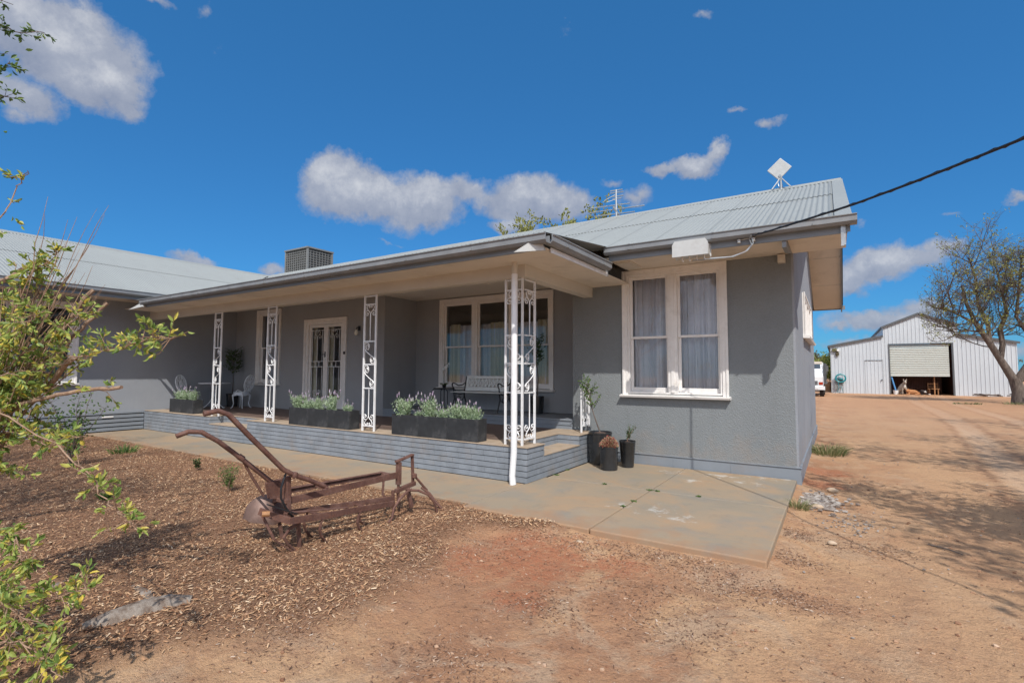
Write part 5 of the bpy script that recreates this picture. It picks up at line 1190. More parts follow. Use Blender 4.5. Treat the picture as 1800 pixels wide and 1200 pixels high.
def leafy(path, n, tw, f0=0.15, size=(.03,.056)):
    for i in range(n):
        f = f0+(1-f0)*rnd.random(); s = f*(len(path)-1); k = min(int(s), len(path)-2); c = path[k].lerp(path[k+1], s-k)
        d = Vector((rnd.uniform(-1,1), rnd.uniform(-.8,.8), rnd.uniform(-.7,1))).normalized(); l = rnd.uniform(.3,1)*tw
        e = c+d*l; mid = c.lerp(e,.5)+Vector((0,0,rnd.uniform(-.03,.03)))
        if rnd.random() < .85: m.tube([tuple(c), tuple(mid), tuple(e)], [.0028,.0022,.0012], 4, cap=False)
        for j in range(rnd.randint(4,9)):
            q = c.lerp(e, rnd.uniform(.35,1.05)); lf.leaf(q, d+Vector((rnd.uniform(-1,1), rnd.uniform(-1,1), rnd.uniform(-.9,.5))), rnd.uniform(*size), rnd.uniform(.014,.02), rnd)
for b, r in zip(BR, LR):
    p = densify(b); n = len(p); m.tube([tuple(q) for q in p], [r*(1.15-.4*i/n) for i in range(n)], 8)
    leafy(p, 8, .14, .0)
for i, b in enumerate(TH):
    p = densify(b, 6, .016); n = len(p); m.tube([tuple(q) for q in p], [.006*(1.1-.75*k/n) for k in range(n)], 5)
    leafy(p, (70,8,60,34,70,50,50,50,50,34,70,60)[i], .14)
for i in range(42):      # inner mass of shoots close to the frame edge
    a = Vector((rnd.uniform(-4.85,-4.55), rnd.uniform(.82,1.0), rnd.uniform(.9,1.5))); e = a+Vector((rnd.uniform(-.1,.62), rnd.uniform(-.05,.35), rnd.uniform(-.25,1.0)))
    p = densify([tuple(a), tuple(a.lerp(e,.5)+Vector((.03,0,.04))), tuple(e)], 3, .012); m.tube([tuple(q) for q in p], [.007,.006,.006,.005,.004,.003,.002], 5); leafy(p, 11, .10, .25)
for i in range(34):      # long bare wispy shoots
    a = Vector((rnd.uniform(-4.7,-4.3), rnd.uniform(.9,1.1), rnd.uniform(1.3,1.9))); e = a+Vector((rnd.uniform(.0,.35), rnd.uniform(.0,.35), rnd.uniform(.3,.9)))
    p = densify([tuple(a), tuple(a.lerp(e,.5)+Vector((.05,0,-.04))), tuple(e)], 3, .01); m.tube([tuple(q) for q in p], [.003]*3+[.0025]*2+[.0018,.001], 4)
m.build('stem', 'twig', t, smooth=True); lf.build('foliage', 'bush_leaf', t)

def grow(mb, p, d, ln, r, depth, rnd, tips, ok, spread=.6, kids=(3,4), up=.12, sides=5, shrink=.66):
    pts = [p.copy()]; q = p.copy(); dd = d.copy(); n = 4 if depth > 1 else 3
    for i in range(n):
        dd = (dd+Vector((rnd.uniform(-.22,.22), rnd.uniform(-.22,.22), rnd.uniform(-.15,.2)+up*.5))).normalized(); q = q+dd*ln/n; pts.append(q.copy())
    if not ok(pts[-1]): return
    mb.tube([tuple(x) for x in pts], [r*(1-.5*i/n) for i in range(n+1)], sides if depth > 2 else 4 if depth > 1 else 3, cap=False)
    if depth <= 2: tips.append((pts[-1].copy(), dd.copy(), depth))
    if depth == 0: return
    for k in range(rnd.randint(*kids)):
        s = rnd.uniform(.35,1)*n; j = min(int(s), n-1); c = pts[j].lerp(pts[j+1], s-j)
        side = Vector((rnd.uniform(-1,1), rnd.uniform(-1,1), rnd.uniform(-.6,.8))).normalized()
        grow(mb, c, (dd*(1-spread)+side*spread+Vector((0,0,up))).normalized(), ln*shrink*rnd.uniform(.75,1.15), r*.55, depth-1, rnd, tips, ok, spread, kids, up, sides, shrink)
    if rnd.random() < .8: grow(mb, pts[-1], dd, ln*shrink, r*.5, depth-1, rnd, tips, ok, spread, kids, up, sides, shrink)
# the bare yard tree in front of the shed
t = thing('yard_tree', 'nearly bare spreading tree with sparse yellow green tips beside the shed', 'tree', (9.1, 41.5, GZ-.15))
rnd = random.Random(21); m = MB(); tw = MB(); tips = []; ok = lambda p: p.z > 1.6 and p.x > 4.6
limbs = [([(9.1,41.5,-.3),(9.08,41.5,.5),(8.95,41.5,1.3)], [.55,.42,.42]),
         ([(9.0,41.5,1.0),(8.4,41.4,2.3),(7.9,41.3,3.4),(7.3,41.2,4.6),(6.9,41.1,5.8),(6.7,41,7.0)], [.34,.26,.23,.18,.13,.08]),
         ([(8.35,41.4,2.4),(8.5,41.5,3.3),(8.45,41.6,4.3),(8.8,41.6,5.2),(8.6,41.6,6.6),(8.4,41.6,8.2)], [.22,.20,.18,.13,.10,.05]),
         ([(9.1,41.5,1.2),(9.6,41.5,2.2),(9.75,41.5,3.6),(9.9,41.5,5.0),(10.3,41.6,6.6),(10.5,41.6,8.4)], [.34,.26,.23,.18,.12,.06]),
         ([(7.9,41.3,3.4),(7.9,41.5,4.6),(7.5,41.6,5.8),(7.5,41.7,7.4),(7.2,41.7,8.8)], [.17,.15,.12,.09,.05]),
         ([(9.8,41.5,4.0),(10.6,41.5,4.9),(11.3,41.5,6.2),(11.6,41.4,7.6)], [.18,.14,.10,.06]),
         ([(7.3,41.2,4.6),(6.6,41.0,5.1),(6.0,40.9,5.5),(5.5,40.8,5.7)], [.12,.09,.06,.04]),
         ([(7.5,41.2,4.1),(6.9,41.0,4.2),(6.5,40.9,4.1)], [.09,.07,.05]),
         ([(9.75,41.5,3.6),(9.2,41.7,5.0),(9.4,41.8,6.5),(9.6,41.8,8.6)], [.15,.12,.10,.05])]
for pts_, rs in limbs: m.tube(pts_, [q*.72 for q in rs], 9)
m.build('trunk', 'bark', t, smooth=True)
for li, (pts_, rs) in enumerate(limbs[1:]):
    P_ = [Vector(p) for p in pts_]; n = len(P_)-1
    for k in range((11,11,11,9,10,9,7,10)[li]):
        s = (.3+.7*rnd.random())*n; j = min(int(s), n-1); c = P_[j].lerp(P_[j+1], s-j); d = (P_[j+1]-P_[j]).normalized()
        side = Vector((rnd.uniform(-1,.8), rnd.uniform(-1,1), rnd.uniform(-.4,.8))).normalized()
        grow(tw, c, (d*.35+side*.75).normalized(), rnd.uniform(1.1,1.9), .038, 3, rnd, tips, ok, .6, (3,4), .10, 4, .68)
tw.build('branches', 'bark', t)
lf = MB()
for p, d, dp in tips:
    if rnd.random() < .22:
        for _ in range(5): lf.leaf(p+Vector((rnd.uniform(-.12,.12),)*1+(rnd.uniform(-.12,.12), rnd.uniform(-.12,.12))), (rnd.uniform(-1,1), rnd.uniform(-1,1), rnd.uniform(-1,.6)), rnd.uniform(.08,.17), .05, rnd)
lf.build('foliage', 'olive_leaf', t)
# leafy trees whose shade falls into the picture
def leafy_tree(loc, trunk_h, cr, dens, seed, label, mat='dark_leaf', ok=lambda p: True, depth=4, leafn=5, ll=.07, cat='tree', name='shade_tree', group=None, ln=None, r0=.16):
    t = thing(name, label, cat, loc, group); rnd = random.Random(seed); m = MB(); tw = MB(); tips = []
    base = Vector(loc); top = base+Vector((0,0,trunk_h)); m.tube([tuple(base-Vector((0,0,.2))), tuple(base+Vector((.05,.03,trunk_h*.5))), tuple(top)], [r0*1.3, r0, r0*.8], 8); m.build('trunk', 'bark', t, smooth=True)
    ln = ln or cr*.5
    for k in range(dens):
        a = 6.28*k/dens+rnd.uniform(-.3,.3); grow(tw, top-Vector((0,0,rnd.uniform(0,trunk_h*.25))), Vector((math.cos(a),math.sin(a),rnd.uniform(.3,1.4))).normalized(), ln*rnd.uniform(.8,1.2), r0*.45, depth, rnd, tips, ok, .55, (2,3), .1, 5, .74)
    tw.build('branches', 'bark', t); lf = MB()
    for p, d, dp in tips:
        for _ in range(leafn): lf.leaf(p+Vector((rnd.uniform(-1,1), rnd.uniform(-1,1), rnd.uniform(-1,1)))*.18, d+Vector((rnd.uniform(-1,1), rnd.uniform(-1,1), rnd.uniform(-1,1))), rnd.uniform(.6,1.2)*ll, ll*.42, rnd)
    lf.build('foliage', mat, t); return t
okR = lambda p: (p.x*.84+p.y*.54) > 1.10*(-.54*p.x+.84*p.y)+.3
okL = lambda p: p.y < -.209*p.x-.15
T1 = leafy_tree((5.3,4.6,GZ), 2.2, 3.2, 7, 5, 'shade tree past the right edge throwing the nearest dappled shade on the drive', ok=okR, leafn=10, ll=.12, r0=.12)
T2 = leafy_tree((8.0,10.0,GZ), 2.6, 4.4, 8, 6, 'large shade tree past the right edge shading the middle of the drive', ok=okR, leafn=9, ll=.14, r0=.2)
T3 = dup(T2, (12.5,19.0,GZ), 2.0, 'shade tree further back past the right edge shading the drive towards the shed', 1.15)
T3b = dup(T2, (15.5,34.5,GZ-.1), 4.0, 'farthest shade tree past the right edge shading the yard before the shed', 1.0)
T4 = leafy_tree((-6.3,-1.1,GZ), 2.6, 2.6, 7, 9, 'tree past the left edge whose leafy sprigs enter the top left corner', 'mid_leaf', ok=okL, leafn=5, ll=.07, r0=.12)
T5 = dup(T4, (-9.6,-1.2,GZ), 2.4, 'second tree past the left edge shading the mulch bed', 1.15)
tw = MB(); lf = MB(); rnd = random.Random(2)
def sprig(b, n):
    p = []
    for a, c in zip(b[:-1], b[1:]):
        for i in range(4): p.append(Vector(a).lerp(Vector(c), i/4)+Vector((rnd.uniform(-.01,.01),)*3))
    p.append(Vector(b[-1])); tw.tube([tuple(q) for q in p], [.007*(1-.8*i/len(p)) for i in range(len(p))], 5)
    for i in range(n):
        s = rnd.uniform(.3,1)*(len(p)-1); k = min(int(s), len(p)-2); c = p[k].lerp(p[k+1], s-k); d = Vector((rnd.uniform(-1,1), rnd.uniform(-1,1), rnd.uniform(-1.1,.5))).normalized()
        e = c+d*rnd.uniform(.02,.09); tw.tube([tuple(c), tuple(e)], [.002,.001], 3, cap=False)
        for j in range(5): lf.leaf(e+d*rnd.uniform(-.02,.01), d+Vector((rnd.uniform(-1,1), rnd.uniform(-1,1), rnd.uniform(-1,.6))), rnd.uniform(.025,.045), .014, rnd)
sprig([(-5.9,-.3,4.1),(-5.2,.5,4.0),(-4.95,.93,4.0),(-4.93,1.03,4.0),(-4.92,1.16,4.07)], 30); sprig([(-5.6,.0,3.3),(-4.96,.84,3.52),(-4.82,.92,3.62),(-4.84,.97,3.72)], 22); sprig([(-5.6,.0,3.1),(-4.68,.80,3.28),(-4.69,.90,3.38),(-4.72,.95,3.42)], 18)
sprig([(-5.6,.0,4.3),(-5.1,.7,4.25),(-5.0,1.0,4.22)], 14); sprig([(-5.5,.1,3.0),(-4.75,.75,2.85),(-4.6,.86,2.95)], 10)
tw.build('branches', 'bark', T4); lf.build('foliage', 'mid_leaf', T4)
leafy_tree((-12.9,25.5,GZ), 4.6, 4.2, 10, 14, 'grey green leafy tree behind the house ridge left of the aerial', 'olive_leaf', leafn=12, ll=.2, r0=.3, name='garden_tree', ln=2.25)
leafy_tree((-25.5,8.0,GZ), 3.8, 3.6, 6, 15, 'small green tree just showing above the side wing roof', 'mid_leaf', leafn=5, ll=.12, r0=.2, name='garden_tree', ln=1.15)
# far scrub
ps = []
for s in range(3):
    ps.append(leafy_tree((0,0,0), 1.6, 3.4, 7, 30+s, 'low distant scrub tree on the plain', 'scrub', leafn=8, ll=.32, r0=.2, name='scrub_tree', group='distant scrub trees on the plain', depth=3))
rnd = random.Random(5); k = 0
for i in range(64):
    x = rnd.uniform(-160, 320) if i > 22 else rnd.uniform(-14, 6); y = rnd.uniform(190, 420) if i > 22 else rnd.uniform(170, 260); z = GZ-.12
    if k < 3: o = ps[k]; o.location = (x,y,z)
    else: o = dup(ps[i % 3], (x,y,z), rnd.uniform(0,6), None, rnd.uniform(.8,1.7))
    k += 1
leafy_tree((-.35,62,GZ-.1), .6, 2.4, 9, 44, 'yellow green bush standing beyond the truck left of the shed', 'bush_leaf', leafn=12, ll=.22, r0=.1, name='far_bush', cat='bush', depth=3)
w = MB(); w.lathe([(.001,0),(.36,0),(.38,.02),(.36,.45),(.38,.47),(.36,.9),(.38,.92),(.001,.92)], (-.78,57,GZ-.12), 18, cap=False); tag(w.build('drum', 'orange_wood', smooth=True), 'faded orange drum between the truck and the shed', 'drum')

# ------------------------------------------------------------------ shed
SY, SB = 53.7, GZ-.14
S = thing('shed', 'large pale corrugated metal shed with raised centre and half open roller door', 'shed', (5.9,SY,SB))
xL, x1, x2, xR = -.38, 3.5, 8.36, 11.8; zl, zm, zc, za = 4.0, 4.75, 5.5, 6.55; xc = (x1+x2)/2
ox0, ox1, oz = 3.88, 7.98, 4.02
w = MB()
def ztop(x):
    if x < x1: return zl+(zm-zl)*(x-xL)/(x1-xL)
    if x > x2: return zm+(zl-zm)*(x-x2)/(xR-x2)
    return zc+(za-zc)*(1-abs(x-xc)/(xc-x1))
def fpoly(a, b, z0, D0, D1): w.prism([(a,z0),(b,z0),(b,ztop(b-1e-4)),(a,ztop(a+1e-4))], 'Y', D0, D1)
for a, b, z0 in ((xL, x1, SB), (x1, ox0, SB), (ox0, xc, oz), (xc, ox1, oz), (ox1, x2, SB), (x2, xR, SB)): fpoly(a, b, z0, SY, SY+.06)
x = xL+.05
while x < xR-.03:
    z0 = oz if ox0-.03 < x < ox1+.03 else SB+.02
    w.prism([(x,SY),(x+.012,SY-.028),(x+.045,SY-.028),(x+.057,SY)], 'Z', z0, ztop(x+.03)-.05); x += .262
w.build('front_wall', 'shed_wall', S)
w = MB(); w.box(xL, xL+.06, SY+.06, SY+16, SB, zl); w.box(xR-.06, xR, SY+.06, SY+16, SB, zl); w.box(xL, xR, SY+16, SY+16.06, SB, zl); w.box(x1, x1+.06, SY+.06, SY+16, zm, zc); w.box(x2-.06, x2, SY+.06, SY+16, zm, zc); w.build('side_wall', 'shed_wall', S)
w = MB()
def rs(a, za_, b, zb_):
    w.add([(a,SY-.12,za_),(b,SY-.12,zb_),(b,SY+16.2,zb_),(a,SY+16.2,za_),(a,SY-.12,za_+.03),(b,SY-.12,zb_+.03),(b,SY+16.2,zb_+.03),(a,SY+16.2,za_+.03)], [(0,3,2,1),(4,5,6,7),(0,1,5,4),(1,2,6,5),(2,3,7,6),(3,0,4,7)])
rs(xL-.15, zl-.02, x1, zm+.02); rs(x2, zm+.02, xR+.15, zl-.02); rs(x1-.12, zc, xc, za+.04); rs(xc, za+.04, x2+.12, zc); w.build('roof', 'shed_wall', S)
w = MB()
for (a, za_, b, zb_) in ((xL-.16, zl-.04, x1-.01, zm), (x2+.01, zm, xR+.16, zl-.04), (x1-.13, zc-.02, xc, za+.02), (xc, za+.02, x2+.13, zc-.02)): w.bar((a,SY-.14,za_),(b,SY-.14,zb_),.04,.17,(0,0,1))
w.bar((x1-.13,SY-.1,zc+.0),(x1-.13,SY+16,zc),.05,.14); w.bar((xL-.17,SY-.1,zl-.05),(xL-.17,SY+16,zl-.05),.08,.12)
w.box(ox0-.06, ox0+.03, SY-.05, SY+.2, SB, oz+.06); w.box(ox1-.03, ox1+.08, SY-.05, SY+.2, SB, oz+.06); w.box(ox0+.03, ox1-.03, SY-.05, SY+.2, oz-.02, oz+.06); w.build('trim', 'shed_trim', S)
w = MB(); z = 1.45
while z < oz-.02: w.prism([(SY+.15,z),(SY+.09,z+.03),(SY+.09,z+.10),(SY+.15,z+.135),(SY+.17,z+.135),(SY+.17,z)], 'X', ox0+.03, ox1-.2); z += .15
w.box(ox0+.03, ox1-.2, SY+.10, SY+.16, 1.33, 1.45); w.box(5.75, 5.98, SY+.085, SY+.11, 2.22, 2.27); w.build('roller_door', 'roller', S)
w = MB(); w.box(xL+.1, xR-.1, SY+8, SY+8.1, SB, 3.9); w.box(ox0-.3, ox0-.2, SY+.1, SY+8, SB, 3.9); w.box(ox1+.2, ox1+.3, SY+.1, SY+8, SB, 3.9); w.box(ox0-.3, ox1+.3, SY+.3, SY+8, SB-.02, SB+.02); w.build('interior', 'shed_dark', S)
w = MB()
k = ox0+.1
while k < ox1-.5: w.box(k, k+.016, SY+1.6, SY+1.62, SB+.03, 1.5); k += .11
k = SB+.1
while k < 1.5: w.box(ox0+.1, ox1-.5, SY+1.59, SY+1.615, k, k+.016); k += .11
w.build('mesh_gate', paint('rusty_mesh', (.20,.10,.075), .3, 5.), S)
w = MB(); w.box(2.13, 3.42, SY-.045, SY-.03, 2.66, 2.70); w.box(3.40, 3.415, SY-.035, SY-.03, SB, 2.66); w.box(2.13, 2.142, SY-.035, SY-.03, SB, 2.66)
w.box(3.25, 3.36, SY-.10, SY-.03, 1.0, 1.05); w.tube([(3.28,SY-.10,.88),(3.28,SY-.1,.98),(3.36,SY-.08,1.04)], .02, 5); w.build('side_door', 'shed_trim', S, 'sheeted personnel door in the shed front')
t = thing('floodlight', 'dirty broken floodlight with bird nest debris under the left shed eave', 'light', (0.1,SY-.2,3.4))
w = MB(); w.blob((.0,SY-.12,3.62),(.24,.1,.16),3,8,6,.4); w.blob((.12,SY-.12,3.30),(.13,.08,.2),4,8,6,.4); w.build('nest', 'scrub', t); w = MB(); w.box(.12,.30,SY-.25,SY-.05,3.52,3.68); w.build('lamp_head', 'white', t)
t = thing('hose_reel', 'teal garden hose coiled on a reel at the left end of the shed', 'hose', (.33,SY-.3,1.0))
w = MB()
for q in range(6):
    rr = .34+.03*(q % 3); w.tube([(.33+rr*math.cos(a*.3142),SY-.25+.05*(q//3)-.03,1.12+rr*.92*math.sin(a*.3142)) for a in range(21)], .035, 6, cap=False)
w.lathe([(.001,0),(.2,0),(.2,.1),(.001,.1)], (.33,SY-.2,1.0), 14, cap=False); w.tube([(.1,SY-.25,.9),(.2,SY-.3,.3),(.0,SY-.35,-.1),(.5,SY-.4,-.2),(.35,SY-.3,.4)], .02, 5); w.build('hose', 'teal', t, smooth=True)
t = thing('leaning_sheet', 'grey sheet leaning on the shed under the teal hose', 'sheet', (.0,SY-.3,SB)); w = MB(); w.add([(-.15,SY-.2,.1),(.3,SY-.2,.2),(.45,SY-.1,1.0),(-.12,SY-.1,1.0)], [(0,1,2,3)]); w.bar((-.3,SY-.5,SB),(-.3,SY-.1,1.0),.05,.05); w.bar((.5,SY-.5,SB),(.5,SY-.1,.85),.05,.05); w.build('sheet', 'cooler_frame', t)
t = thing('blue_pole', 'blue pole leaning in the left side of the shed doorway', 'pole', (4.3,SY+.2,SB)); w = MB(); w.tube([(4.28,SY+.05,SB+.1),(3.95,SY+.25,1.4)], .06, 8); w.build('pole', 'blue', t, smooth=True)
t = thing('bucket', 'white bucket at the foot of the blue pole in the shed doorway', 'bucket', (4.25,SY+.1,SB)); w = MB(); w.lathe([(.001,0.01),(.15,0.01),(.2,.36),(.21,.36),(.19,.34)], (4.22,SY+.05,SB+.02), 16, cap=False); w.build('bucket', 'truck_white', t, smooth=True)
t = thing('wooden_chair', 'orange brown wooden chair inside the shed doorway', 'chair', (6.9,SY+1.0,SB))
for (x, y, h) in ((6.55,SY+.8,.5),(7.1,SY+.8,.5),(6.5,SY+1.3,1.02),(7.15,SY+1.3,1.02)): w = MB(); w.box(x-.03,x+.03,y-.03,y+.03,SB+.02,SB+h); w.build('leg', 'orange_wood', t)
w = MB(); w.box(6.45,7.2,SY+.75,SY+1.35,SB+.5,SB+.56); w.build('seat', 'orange_wood', t); w = MB(); w.box(6.53,7.12,SY+1.28,SY+1.32,SB+.86,SB+1.0); w.box(6.53,7.12,SY+1.28,SY+1.32,SB+.66,SB+.74); w.build('backrest', 'orange_wood', t)
t = thing('prop_post', 'thin timber post standing before the wooden chair', 'post', (6.85,SY+.5,SB)); w = MB(); w.box(6.8,6.88,SY+.45,SY+.53,SB+.02,1.4); w.build('post', 'orange_wood', t)

def skin(name, verts, edges, mat, parent):
    org = ORG[parent]; me = bpy.data.meshes.new(name); me.from_pydata([tuple(Vector(v[:3])-org) for v in verts], edges, []); me.materials.append(M[mat])
    o = bpy.data.objects.new(name, me); COL.objects.link(o); o.parent = parent; ORG[o] = org
    o.modifiers.new('s', 'SKIN'); sm = o.modifiers.new('d', 'SUBSURF'); sm.levels = sm.render_levels = 1
    for i, v in enumerate(verts): me.skin_vertices[0].data[i].radius = (v[3], v[3]); me.skin_vertices[0].data[i].use_root = (i == 0)
    return o
zb = SB+.02
t = thing('dog', 'big grey tan dog sitting upright with pricked ears in the shed doorway', 'dog', (4.7,SY-.1,zb))
V = [(4.45,SY+.35,zb+.2,.2),(4.6,SY+.15,zb+.5,.23),(4.75,SY-.05,zb+.75,.19),(4.82,SY-.12,zb+.98,.12),(4.85,SY-.2,zb+1.12,.13),(4.86,SY-.34,zb+1.02,.07),(4.87,SY-.45,zb+.96,.045),
     (4.66,SY-.16,zb+.5,.08),(4.66,SY-.2,zb+.25,.055),(4.66,SY-.24,zb+.04,.055),(4.92,SY-.14,zb+.5,.08),(4.93,SY-.2,zb+.25,.055),(4.93,SY-.24,zb+.04,.055),
     (4.3,SY+.1,zb+.15,.12),(4.28,SY-.1,zb+.05,.06),(4.62,SY+.1,zb+.15,.12),(4.6,SY-.15,zb+.05,.05)]
skin('body', V, [(0,1),(1,2),(2,3),(3,4),(4,5),(5,6),(2,7),(7,8),(8,9),(2,10),(10,11),(11,12),(0,13),(13,14),(0,15),(15,16)], 'fur_grey', t)
for s in (-1, 1):
    m = MB(); m.prism([(4.85+s*.03,zb+1.18),(4.85+s*.13,zb+1.16),(4.85+s*.11,zb+1.36)], 'Y', SY-.2, SY-.14); m.build('ear', 'fur_grey', t)
m = MB(); m.blob((4.86,SY-.33,zb+1.1),(.045,.06,.12),1,8,6,.05); m.blob((4.8,SY-.2,zb+.7),(.09,.08,.16),2,8,6,.1); m.build('white_blaze', 'fur_white', t, smooth=True)
m = MB(); m.blob((4.87,SY-.50,zb+.97),(.03,.03,.025),1,6,5,0); m.build('nose', 'fur_dark', t)
t = thing('dog', 'red brown dog lying on its side beside the sitting dog', 'dog', (5.3,SY-.2,zb))
V = [(5.75,SY-.1,zb+.2,.19),(5.5,SY-.15,zb+.22,.21),(5.2,SY-.2,zb+.25,.22),(5.0,SY-.25,zb+.33,.14),(4.92,SY-.35,zb+.38,.13),(4.9,SY-.48,zb+.30,.06),(5.1,SY-.4,zb+.08,.06),(4.85,SY-.6,zb+.05,.045),(5.65,SY-.35,zb+.08,.07),(5.4,SY-.55,zb+.05,.04)]
skin('body', V, [(0,1),(1,2),(2,3),(3,4),(4,5),(3,6),(6,7),(0,8),(8,9)], 'fur_tan', t)
for s in (-1, 1): m = MB(); m.prism([(4.92+s*.04,zb+.47),(4.92+s*.12,zb+.45),(4.92+s*.12,zb+.56)], 'Y', SY-.36, SY-.31); m.build('ear', 'fur_tan', t)
t = thing('dog', 'black and tan dog lying right of the red brown dog', 'dog', (6.0,SY-.2,zb))
V = [(5.85,SY+.5,zb+.2,.18),(5.95,SY+.2,zb+.25,.2),(6.02,SY-.05,zb+.3,.14),(6.06,SY-.22,zb+.3,.125),(6.14,SY-.36,zb+.2,.07),(6.2,SY-.45,zb+.15,.045),(6.15,SY-.1,zb+.08,.06),(6.4,SY-.4,zb+.05,.045),(5.9,SY-.15,zb+.08,.06),(5.95,SY-.5,zb+.05,.045)]
skin('body', V, [(0,1),(1,2),(2,3),(3,4),(4,5),(2,6),(6,7),(2,8),(8,9)], 'fur_dark', t)
m = MB(); m.blob((6.12,SY-.36,zb+.27),(.09,.08,.08),1,8,6,.1); m.blob((6.38,SY-.42,zb+.07),(.09,.09,.05),2,8,6,.1); m.build('tan_patch', 'fur_white', t, smooth=True)
for s in (-1, 1): m = MB(); m.prism([(6.06+s*.06,zb+.38),(6.06+s*.15,zb+.34),(6.06+s*.13,zb+.46)], 'Y', SY-.22, SY-.17); m.build('ear', 'fur_dark', t)

# ------------------------------------------------------------------ truck, mostly hidden by the house corner
TY = 43.2; tb = GZ-.11
t = thing('truck', 'white flatbed truck parked beyond the gable corner', 'truck', (-1.8,TY+2,tb))
w = MB(); w.prism([(TY,tb+.75),(TY+1.7,tb+.75),(TY+1.7,tb+2.55),(TY+.5,tb+2.55),(TY+.08,tb+1.6),(TY,tb+1.5)], 'X', -2.75, -.80); w.build('cab', 'truck_white', t, bevel=.03)
w = MB(); w.add([(-2.6,TY+.11,tb+1.62),(-.92,TY+.11,tb+1.62),(-.98,TY+.44,tb+2.45),(-2.54,TY+.44,tb+2.45)], [(0,1,2,3)]); w.build('windscreen', 'screen', t)
w = MB(); w.box(-.802,-.79,TY+.35,TY+1.2,tb+1.55,tb+2.35); w.build('side_window', 'screen', t)
w = MB(); w.box(-2.8,-.70,TY-.12,TY+.05,tb+.55,tb+.82); w.box(-2.5,-1.1,TY-.14,TY-.12,tb+.62,tb+.74); w.build('bumper', 'truck_white', t, bevel=.02)
w = MB(); w.box(-2.4,-1.15,TY-.02,TY,tb+.9,tb+1.2); w.build('grille', 'shed_trim', t)
for x in (-2.7, -1.08): w = MB(); w.box(x,x+.25,TY-.03,TY,tb+.92,tb+1.12); w.build('headlight', 'red_lens' if x > -2 else 'white', t)
w = MB(); w.box(-2.7,-.85,TY+.42,TY+.5,tb+2.44,tb+2.62); w.build('sun_visor', 'beam', t)
w = MB(); w.tube([(-.80,TY+.2,tb+1.6),(-.55,TY-.02,tb+1.7),(-.55,TY-.02,tb+2.4),(-.8,TY+.3,tb+2.5)], .02, 5); w.box(-.64,-.46,TY-.06,TY-.02,tb+1.9,tb+2.3); w.build('mirror', 'shed_trim', t)
for (x, y) in ((-2.6,TY+.5),(-1.05,TY+.5),(-2.6,TY+4.2),(-1.05,TY+4.2)):
    w = MB(); prof = [(.44*math.cos(a*math.pi/12), .44*math.sin(a*math.pi/12)) for a in range(24)]; w.prism([(y+a, tb+.44+b) for a, b in prof], 'X', x, x+.27); k = w.build('wheel', 'tyre', t, bevel=.02)
    w = MB(); w.prism([(y+a*.5, tb+.44+b*.5) for a, b in prof], 'X', x-.01, x+.28); w.build('rim', 'cooler_frame', k)
w = MB(); w.box(-2.85,-.62,TY+1.8,TY+6.5,tb+.95,tb+1.08); w.box(-2.2,-1.4,TY+.3,TY+6.3,tb+.6,tb+.95); w.build('tray', 'shed_trim', t)
w = MB(); w.box(-2.85,-.62,TY+1.82,TY+1.9,tb+1.08,tb+2.5)
for k in range(7): w.box(-2.84+.36*k,-2.80+.36*k,TY+1.78,TY+1.82,tb+1.08,tb+2.5)
w.build('headboard', 'shed_trim', t)
w = MB(); r_ = random.Random(1)
for i in range(26): w.blob((r_.uniform(-2.5,-.75),TY+r_.uniform(2.1,6),tb+1.1+r_.uniform(.1,1.1)),(.3,.35,.25),i,8,6,.25)
w.build('load', 'scrub', t)
# far fence at the right of the shed
t = thing('wire_fence', 'low white railed fence running right from behind the bare tree', 'fence', (13,50,GZ-.1))
for i in range(10): w = MB(); w.box(12.6+2.2*i,12.72+2.2*i,49.9,50.02,GZ-.2,1.0); w.build('post', 'truck_white', t)
w = MB(); w.box(12.6,32.4,49.88,49.9,.75,.85); w.box(12.6,32.4,49.88,49.9,.25,.35); w.build('rail', 'truck_white', t)
w = MB(); r_ = random.Random(3)
for i in range(14):
    a = r_.uniform(0,3.1); c = (r_.uniform(9.3,11.9), r_.uniform(51.2,52.6), GZ-.05+r_.uniform(0,.15)); w.bar(c, (c[0]+math.cos(a)*.9, c[1]+math.sin(a)*.5, c[2]+.05), .12, .07)
tag(w.build('scrap_timber', 'bark'), 'untidy low pile of dark timber against the right end of the shed', 'timber pile')

# ------------------------------------------------------------------ sky, sun, camera
SUN = Vector((.89, -1.0, 1.49)).normalized()
wd = bpy.data.worlds.new('World'); scene.world = wd; wd.use_nodes = True; nt = wd.node_tree; nt.nodes.clear()
out = nt.nodes.new('ShaderNodeOutputWorld'); bg = nt.nodes.new('ShaderNodeBackground'); L(nt, bg.outputs[0], out.inputs[0])
sky = nt.nodes.new('ShaderNodeTexSky'); sky.sky_type = 'NISHITA'; sky.sun_disc = False
sky.sun_elevation = math.asin(SUN.z); sky.sun_rotation = math.atan2(SUN.x, SUN.y); sky.air_density = 1.0; sky.dust_density = 0.3; sky.ozone_density = 3.0; sky.altitude = 100
skyc = mix(nt, 1.0, sky.outputs[0], (.225, .61, .91), 'MULTIPLY')
skyc = mix(nt, .5, skyc, (.20, 1.06, 2.56))
tc = nt.nodes.new('ShaderNodeTexCoord').outputs['Generated']
nrm = nt.nodes.new('ShaderNodeVectorMath'); nrm.operation = 'NORMALIZE'; L(nt, tc, nrm.inputs[0])
